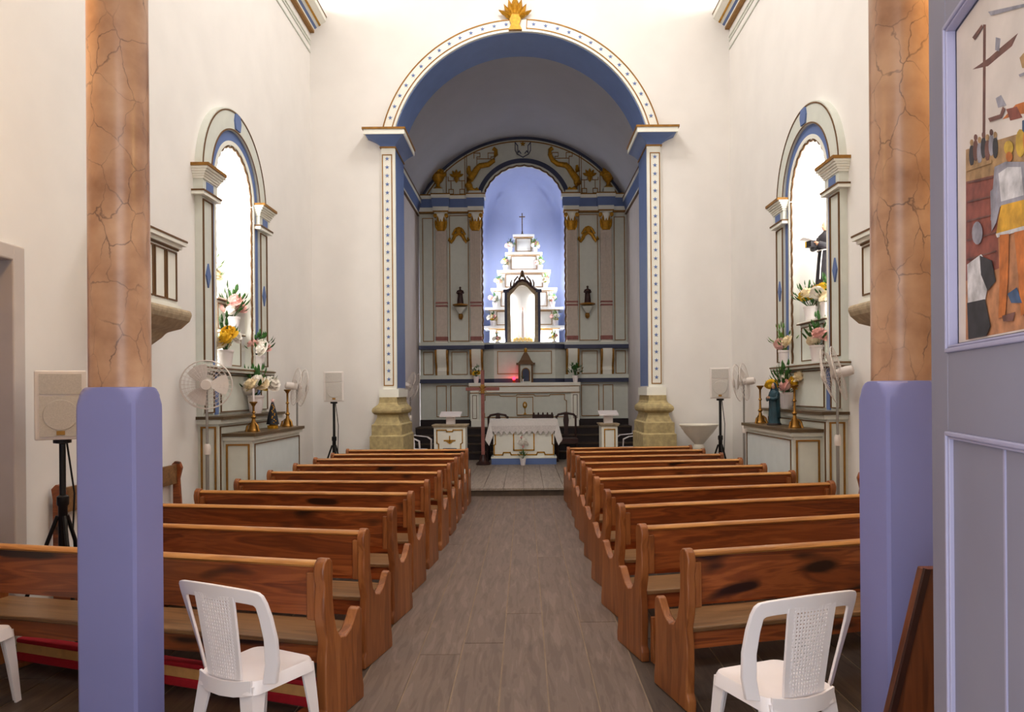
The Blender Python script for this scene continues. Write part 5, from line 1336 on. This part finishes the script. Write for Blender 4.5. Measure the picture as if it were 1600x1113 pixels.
# ---- benches along the side walls
def side_bench(xw, e, y0, y1, top, label):
    t = thing('wall_bench', label, 'bench', (xw + e * 0.2, (y0 + y1) / 2, 0), 0, 'benches along the side walls')
    X = lambda d: xw + e * d
    for y in (y0, y1 - 0.04):
        pf = [(0.03, 0), (0.03, top - 0.10), (0.02, top - 0.03), (0.05, top), (0.09, top - 0.01), (0.11, top - 0.06), (0.085, top - 0.16), (0.10, 0.55), (0.15, 0.44), (0.30, 0.42), (0.37, 0.45), (0.385, 0.40), (0.37, 0.0)]
        bevel(MB().prism([(X(d), z) for d, z in pf], 'xz', y, y + 0.04).build('end_panel', 'pew_wood', t), 0.005)
    MB().box(X(0.045), y0 + 0.04, top - 0.20, X(0.07), y1 - 0.04, top - 0.03).build('back_board', 'pew_seat', t)
    MB().box(X(0.08), y0 + 0.04, 0.40, X(0.38), y1 - 0.04, 0.425).build('seat', 'pew_seat', t)
    MB().box(X(0.33), y0 + 0.04, 0.32, X(0.35), y1 - 0.04, 0.40).build('apron', 'pew_wood', t)
side_bench(XL, 1, 4.95, 6.68, 0.95, 'brown wooden bench against the doorway wall below the pulpit')
side_bench(XR, -1, 4.70, 6.75, 0.80, 'brown wooden bench against the wall beside the font-side altar')

# ================================================================== SPEAKERS, FANS, FONT
def speaker(px, pyt, pyb, Y, rz, label, slab):
    z1, z0 = P(px, pyt, Y)[2], P(px, pyb, Y)[2]; x = P(px, (pyt + pyb) / 2, Y)[0]; h = z1 - z0; W = h * 0.65
    t = thing('loudspeaker', label, 'loudspeaker', (0, 0, 0), 0, 'white loudspeakers on stands')
    b = MB(); b.prism([(-W / 2, -0.12), (W / 2, -0.12), (W * 0.36, 0.14), (-W * 0.36, 0.14)], 'xy', 0, h); bevel(b.build('cabinet', 'speaker_white', t), 0.008)
    MB().box(-W * 0.40, -0.128, h * 0.66, W * 0.40, -0.12, h * 0.95).build('horn_grille', 'grille', t)
    MB().box(-W * 0.40, -0.128, h * 0.05, W * 0.40, -0.12, h * 0.63).build('woofer_grille', 'grille', t)
    MB().lathe([(h * 0.215, -0.004), (h * 0.22, 0), (h * 0.19, 0.004)], (0, -0.128, h * 0.36), 28, 'y').build('woofer', 'grille', t, smooth=40)
    MB().box(-0.022, -0.132, h * 0.07, 0.022, -0.126, h * 0.13).build('badge', 'brass', t)
    t.location = (x, Y, z0); t.rotation_euler = (0, 0, rz)
    k = thing('speaker_stand', slab, 'stand', (0, 0, 0), 0, 'tripod speaker stands')
    MB().lathe([(0.018, 0.45), (0.018, z0 - 0.03), (0.05, z0 - 0.025), (0.05, z0 - 0.002)], n=12).build('pole', 'black_metal', k, smooth=40)
    MB().lathe([(0.026, 0.40), (0.026, 0.86), (0.034, 0.87), (0.034, 0.92), (0.02, 0.93)], n=12).build('sleeve', 'black_metal', k, smooth=40)
    MB().tube([(0.02, 0.02, z0), (0.06, 0.05, z0 - 0.35), (0.05, 0.06, 0.7), (0.09, 0.12, 0.02), (0.25, 0.16, 0.008)], 0.006, 6).build('cable', 'black_metal', k, smooth=60)
    for q in range(3):
        a = -PI / 2 + 0.3 + q * 2 * PI / 3; c, s_ = math.cos(a), math.sin(a)
        l = MB().tube([(0.03 * c, 0.03 * s_, 0.80), (0.17 * c, 0.17 * s_, 0.40), (0.30 * c, 0.30 * s_, 0.012)], 0.012, 8).build('leg', 'black_metal', k, smooth=40)
        MB().tube([(0.02 * c, 0.02 * s_, 0.45), (0.17 * c, 0.17 * s_, 0.40)], 0.009, 6).build('brace', 'black_metal', k, smooth=40)
        MB().ell((0.30 * c, 0.30 * s_, 0.014), 0.018, 0.018, 0.014, 8, 5).build('foot', 'black_metal', l, smooth=60)
    k.location = (x, Y, 0); k.rotation_euler = (0, 0, rz)
speaker(97, 580, 686, 4.6, 0.5, 'large-looking white loudspeaker beside the doorway and lilac plinth', 'black tripod stand of the loudspeaker beside the doorway')
speaker(521.5, 581, 628, 10.6, 0.25, 'white loudspeaker in the corner by the far fan, doorway side', 'black tripod stand in the corner on the doorway side')
speaker(1125, 575, 623, 10.15, -0.25, 'white loudspeaker in the corner above the baptismal font', 'black tripod stand in the corner beside the font')

def fan(loc, h, rz, label, tilt=0.0, r=0.225):
    t = thing('pedestal_fan', label, 'fan', (0, 0, 0), 0, 'pedestal fans')
    MB().lathe([(0.19, 0), (0.19, 0.02), (0.15, 0.035), (0.03, 0.05), (0.022, 0.10)], n=24).build('base', 'fan_white', t, smooth=40)
    MB().lathe([(0.016, 0.05), (0.016, h * 0.62)], n=10).build('lower_pole', 'grey_metal', t, smooth=40)
    MB().lathe([(0.026, h * 0.60), (0.03, h * 0.615), (0.03, h * 0.645), (0.022, h * 0.66)], n=12).build('collar', 'fan_white', t, smooth=40)
    MB().lathe([(0.012, h * 0.6), (0.012, h - 0.02)], n=10).build('upper_pole', 'grey_metal', t, smooth=40)
    def rot(p):
        y, z = p[1], p[2]; c, s_ = math.cos(tilt), math.sin(tilt)
        return (p[0], y * c - z * s_, h + y * s_ + z * c)
    def tb(m): m.v = [rot(v) for v in m.v]; return m
    tb(MB().lathe([(0.02, 0.17), (0.042, 0.16), (0.05, 0.11), (0.048, 0.06), (0.04, 0.02)], (0, -0.02, 0), 16, 'y')).build('motor_housing', 'fan_white', t, smooth=40)
    g = MB()
    for yo, sc in ((-0.075, 1.0), (0.015, 1.0)):
        for k in range(6):
            rr = r * (0.25 + 0.75 * k / 5); bul = (0.055 if yo < 0 else -0.03) * (1 - (rr / r) ** 2)
            g.tube([(rr * math.cos(a), yo - bul, rr * math.sin(a)) for a in [2 * PI * i / 28 for i in range(28)]], 0.0016 if k < 5 else 0.005, 4, closed=True)
        for i in range(32):
            a = 2 * PI * i / 32
            g.tube([(q * r * math.cos(a), yo - (0.055 if yo < 0 else -0.03) * (1 - q * q), q * r * math.sin(a)) for q in (0.2, 0.45, 0.7, 0.88, 1.0)], 0.0014, 4)
    tb(g).build('cage', 'fan_white', t)
    tb(MB().lathe([(0.045, -0.01), (0.05, 0.0), (0.045, 0.01)], (0, -0.13, 0), 16, 'y')).build('badge', 'fan_white', t, smooth=40)
    for k in range(3):
        m = MB(); a0 = 2 * PI * k / 3; vs = []; fs = []
        for i in range(5):
            q = 0.035 + (r * 0.86 - 0.035) * i / 4
            for j in range(5):
                a = a0 + (j / 4 - 0.5) * (1.0 + 0.25 * math.sin(PI * i / 4)); vs.append((q * math.cos(a), -0.03 + 0.035 * (j / 4 - 0.5), q * math.sin(a)))
        for i in range(4):
            for j in range(4): fs.append((i * 5 + j, i * 5 + j + 1, i * 5 + 6 + j, i * 5 + 5 + j))
        tb(m.add(vs, fs)).build('blade', 'fan_white', t, smooth=60)
    tb(MB().lathe([(0.035, -0.02), (0.04, 0.02)], (0, -0.035, 0), 14, 'y')).build('hub', 'fan_white', t, smooth=40)
    t.location = loc; t.rotation_euler = (0, 0, rz)
    return t
y = 6.92; p = P(323, 601, y); fan((p[0], y, 0), p[2], 0.35, 'white pedestal fan facing the pews in front of the doorway-side altar', 0.05)
y = 9.55; p = P(464, 605, y); fan((p[0], y, 0), p[2], 2.1, 'white pedestal fan turned sideways beyond the doorway-side altar', 0.15, 0.24)
y = 6.95; p = P(1308, 584, y); fan((p[0], y, 0), p[2], -2.1, 'white pedestal fan tilted towards the pews in front of the saint niche', 0.25, 0.26)
y = 9.55; p = P(1162, 597, y); fan((p[0], y, 0), p[2], -2.1, 'white pedestal fan beside the corner loudspeaker near the font', 0.12, 0.24)
y = 13.4; p = P(641, 604, y); o = fan((p[0], y, FZ), p[2] - FZ, 2.0, 'white pedestal fan inside the chancel behind the stone arch base', 0.3, 0.26)

t = thing('baptismal_font', 'white stone baptismal font with wide basin in the corner', 'font', (0, 0, 0))
MB().lathe([(0.20, 0), (0.20, 0.06), (0.15, 0.09), (0.105, 0.14), (0.085, 0.30), (0.07, 0.66), (0.09, 0.70), (0.09, 0.73), (0.06, 0.77)], n=24).build('pedestal', 'font_stone', t, smooth=40)
MB().lathe([(0.06, 0.76), (0.09, 0.80), (0.15, 0.87), (0.215, 0.945), (0.225, 0.97), (0.245, 0.99), (0.26, 1.02), (0.28, 1.04), (0.28, 1.055), (0.25, 1.055), (0.22, 1.0), (0.10, 0.93)], n=32).build('basin', 'font_stone', t, smooth=35)
t.location = (P(1092, 680, 10.75)[0] - 0.0, 10.75, 0)

# ================================================================== OPEN ENTRANCE DOOR WITH PAINTED PANEL
E = Vector((1.072, 1.95, 0)); dd = Vector((-0.2315, -0.9728, 0)); nn = Vector((-0.9728, 0.2315, 0))
def door_pt(px, py):
    d = P(px, py, 1.0) - Vector((0, 0, H)); o = Vector((0, 0, H))
    k = (E - o).dot(nn) / d.dot(nn); p = o + d * k
    return ((p - E).dot(dd), p.z)
def dbox(m, s0, s1, z0, z1, n0, n1):
    """box on the door leaf: s along the leaf, n out of its face"""
    c = []
    for z in (z0, z1):
        for s, n in ((s0, n0), (s1, n0), (s1, n1), (s0, n1)):
            v = E + dd * s + nn * n; c.append((v.x, v.y, z))
    return m.add(c, [(0, 3, 2, 1), (4, 5, 6, 7), (0, 1, 5, 4), (1, 2, 6, 5), (2, 3, 7, 6), (3, 0, 4, 7)])
DW = 0.98
t = thing('entrance_door', 'open blue-grey entrance door leaf with a painted folk scene panel', 'door', (E.x, E.y, 0))
zl, zp0 = door_pt(1482, 676)[1], door_pt(1492, 548)[1]; zp1 = door_pt(1497, 14)[1]
st_ = 0.135
dbox(MB(), 0, DW, 0, 3.9, -0.05, -0.022).build('leaf', 'door_paint', t)
for nm, s0, s1, z0, z1 in (('stile', 0, st_, 0, 3.9), ('stile', DW - st_, DW, 0, 3.9), ('bottom_rail', st_, DW - st_, 0, 0.22), ('lock_rail', st_, DW - st_, zl, zp0), ('top_rail', st_, DW - st_, zp1, 3.9)):
    bevel(dbox(MB(), s0, s1, z0, z1, -0.024, 0.0).build(nm, 'door_paint', t), 0.004)
cuts = (st_, 0.466, 0.70, DW - st_)
for a, b in zip(cuts[:-1], cuts[1:]):
    o = dbox(MB(), a + 0.003, b - 0.009, 0.22, zl, -0.024, -0.007).build('board', 'door_paint', t); bevel(o, 0.003, 1)
    if b < 0.8: dbox(MB(), b - 0.007, b + 0.001, 0.22, zl, -0.024, -0.005).build('board_bead', 'door_bead', t)
for (z0, z1, ex) in ((0.22, zl, 0.009), (zp0, zp1, 0.007)):
    for j, (o0, o1, n1) in enumerate(((-0.003, 0.008, ex), (0.008, 0.015, ex * 0.4))):
        for (s0, s1, za, zb) in ((st_ + o0, st_ + o1, z0 + o0, z1 - o0), (DW - st_ - o1, DW - st_ - o0, z0 + o0, z1 - o0), (st_ + o0, DW - st_ - o0, z0 + o0, z0 + o1), (st_ + o0, DW - st_ - o0, z1 - o1, z1 - o0)):
            bevel(dbox(MB(), s0, s1, za, zb, -0.02, n1).build('panel_moulding', 'door_bead', t), 0.003)
# painting: flat figures on the upper panel
def paint_mat(nm, c): return M(nm, c, 0.6, var=0.45, scale=28)
for nm, c in (('p_sky', (216, 204, 196)), ('p_ground', (186, 128, 90)), ('p_wall', (138, 74, 62)), ('p_grey', (150, 146, 156)), ('p_yellow', (214, 160, 50)), ('p_orange', (196, 112, 52)), ('p_dark', (52, 50, 54)), ('p_white', (206, 202, 204)), ('p_blue', (64, 86, 120)), ('p_tan', (170, 134, 92)), ('p_brown', (112, 74, 66)), ('p_ochre', (198, 160, 60))): paint_mat(nm, c)
M('p_sky', (216, 204, 196), 0.6, var=0.12, scale=9)
pn = dbox(MB(), st_ + 0.02, DW - st_ - 0.02, zp0 + 0.02, zp1 - 0.02, -0.024, -0.0195).build('painting', 'p_sky', t)
LAY = [0]
def dpoly(pts, mat):
    LAY[0] += 1; n = -0.0194 + LAY[0] * 0.00006
    q = [door_pt(*p) for p in pts]; q = [(min(max(s, st_ + 0.024), DW - st_ - 0.024), min(max(z, zp0 + 0.024), zp1 - 0.024)) for s, z in q]
    vs = []
    for nn_ in (n - 0.0004, n):
        for s, z in q: v = E + dd * s + nn * nn_; vs.append((v.x, v.y, z))
    k = len(q); m = MB(); m.add(vs, [tuple(range(k)), tuple(range(2 * k - 1, k - 1, -1))] + [(i, i + k, (i + 1) % k + k, (i + 1) % k) for i in range(k)])
    m.build('painted_shape', mat, pn)
def oval(cx, cy, a, b, mat, n=14): dpoly([(cx + a * math.cos(2 * PI * i / n), cy + b * math.sin(2 * PI * i / n)) for i in range(n)], mat)
dpoly([(1495, 255), (1640, 225), (1640, 545), (1495, 545)], 'p_ground')
dpoly([(1495, 275), (1540, 262), (1545, 420), (1495, 440)], 'p_wall')
dpoly([(1495, 235), (1640, 190), (1640, 250), (1495, 285)], 'p_tan')
dpoly([(1521, 40), (1525, 40), (1524, 235), (1520, 235)], 'p_brown')
dpoly([(1505, 110), (1530, 92), (1545, 78), (1573, 54), (1564, 74), (1545, 90), (1528, 105)], 'p_brown')
dpoly([(1540, 60), (1547, 62), (1545, 82), (1539, 80)], 'p_grey')
dpoly([(1600, 155), (1570, 165), (1550, 188), (1575, 180), (1610, 176)], 'p_orange')
dpoly([(1556, 172), (1572, 168), (1580, 185), (1562, 190)], 'p_wall')
dpoly([(1576, 92), (1586, 80), (1596, 92), (1592, 108), (1580, 108)], 'p_tan')
dpoly([(1580, 190), (1590, 186), (1590, 210), (1580, 212)], 'p_blue')
dpoly([(1540, 155), (1548, 150), (1556, 166), (1544, 170)], 'p_grey')
for k in range(7):
    oval(1504 + k * 6, 244 - k * 2 - 6 * (k % 2), 4, 17, ('p_dark', 'p_brown', 'p_grey')[k % 3]); oval(1504 + k * 6, 224 - k * 2 - 6 * (k % 2), 2.6, 5, ('p_tan', 'p_brown')[k % 2])
for k in range(6): oval(1578 + k * 11, 225 - k * 4, 7, 22, ('p_ochre', 'p_orange', 'p_brown')[k % 3])
for k in range(5): dpoly([(1498, 285 + k * 30), (1542, 276 + k * 29), (1542, 278 + k * 29), (1498, 288 + k * 30)], 'p_brown')
dpoly([(1576, 118), (1600, 108), (1600, 111), (1578, 122)], 'p_grey')
dpoly([(1530, 20), (1600, 4), (1600, 8), (1534, 26)], 'p_grey')
dpoly([(1506, 60), (1520, 40), (1522, 44), (1510, 64)], 'p_brown')
dpoly([(1530, 186), (1548, 180), (1552, 168), (1556, 172), (1550, 186), (1533, 192)], 'p_brown')
dpoly([(1497, 262), (1535, 250), (1535, 256), (1497, 269)], 'p_tan')
oval(1561, 232, 7, 11, 'p_ochre'); oval(1562, 246, 5, 8, 'p_orange')
dpoly([(1540, 262), (1556, 254), (1584, 254), (1590, 312), (1548, 324), (1542, 350), (1534, 345)], 'p_grey')
dpoly([(1546, 272), (1560, 262), (1580, 262), (1584, 306), (1550, 316)], 'p_white')
dpoly([(1550, 322), (1588, 312), (1592, 355), (1570, 362), (1542, 370)], 'p_yellow')
dpoly([(1542, 366), (1592, 352), (1592, 358), (1544, 372)], 'p_white')
dpoly([(1548, 368), (1562, 366), (1560, 440), (1556, 495), (1546, 498), (1548, 440)], 'p_orange')
dpoly([(1570, 364), (1586, 360), (1588, 430), (1592, 490), (1580, 494), (1576, 430)], 'p_orange')
oval(1514, 365, 8, 18, 'p_grey')
dpoly([(1499, 414), (1520, 398), (1534, 420), (1526, 470), (1500, 474)], 'p_white')
dpoly([(1534, 300), (1544, 290), (1542, 350), (1536, 362)], 'p_grey')
dpoly([(1518, 400), (1536, 408), (1542, 440), (1530, 455), (1520, 430)], 'p_dark')
dpoly([(1499, 474), (1526, 468), (1534, 510), (1528, 530), (1501, 534)], 'p_dark')
dpoly([(1560, 460), (1574, 450), (1582, 474), (1566, 474)], 'p_blue')
oval(1602, 440, 12, 36, 'p_blue')
dpoly([(1552, 494), (1572, 488), (1568, 502), (1554, 503)], 'p_brown'); dpoly([(1584, 492), (1606, 486), (1604, 500), (1588, 502)], 'p_brown')

# ---- brown wooden stand between door and column
t = thing('wooden_board', 'brown wooden board with a slanted dark edge between open door and lilac plinth', 'board', (0, 0, 0))
Yb = 2.70
a, b = P(1441, 888, Yb), P(1388, 1113, Yb)
k = (a.x - b.x) / (a.z - b.z); xt, zt_ = a.x, a.z; xb_ = a.x - k * a.z
m = MB(); m.prism([(xb_, 0.0), (xb_ + 0.50, 0.0), (xt + 0.22, zt_), (xt, zt_)], 'xz', Yb, Yb + 0.035); bevel(m.build('panel', 'board_brown', t), 0.004)
m = MB(); m.line([(xb_ + 0.012, 0.012), (xt + 0.012, zt_ - 0.012)], 0.022, Yb - 0.014, Yb + 0.001); m.build('edge_strip', 'dark_wood', t)
m = MB(); m.line([(xt + 0.02, zt_ - 0.012), (xt + 0.21, zt_ - 0.012)], 0.022, Yb - 0.012, Yb + 0.001); m.build('edge_strip', 'board_brown', t)
m = MB(); m.prism([(Yb + 0.035, 0.0), (Yb + 0.18, 0.0), (Yb + 0.035, 0.45)], 'yz', xt + 0.10, xt + 0.13); m.build('prop', 'board_brown', t)

fix_normals()
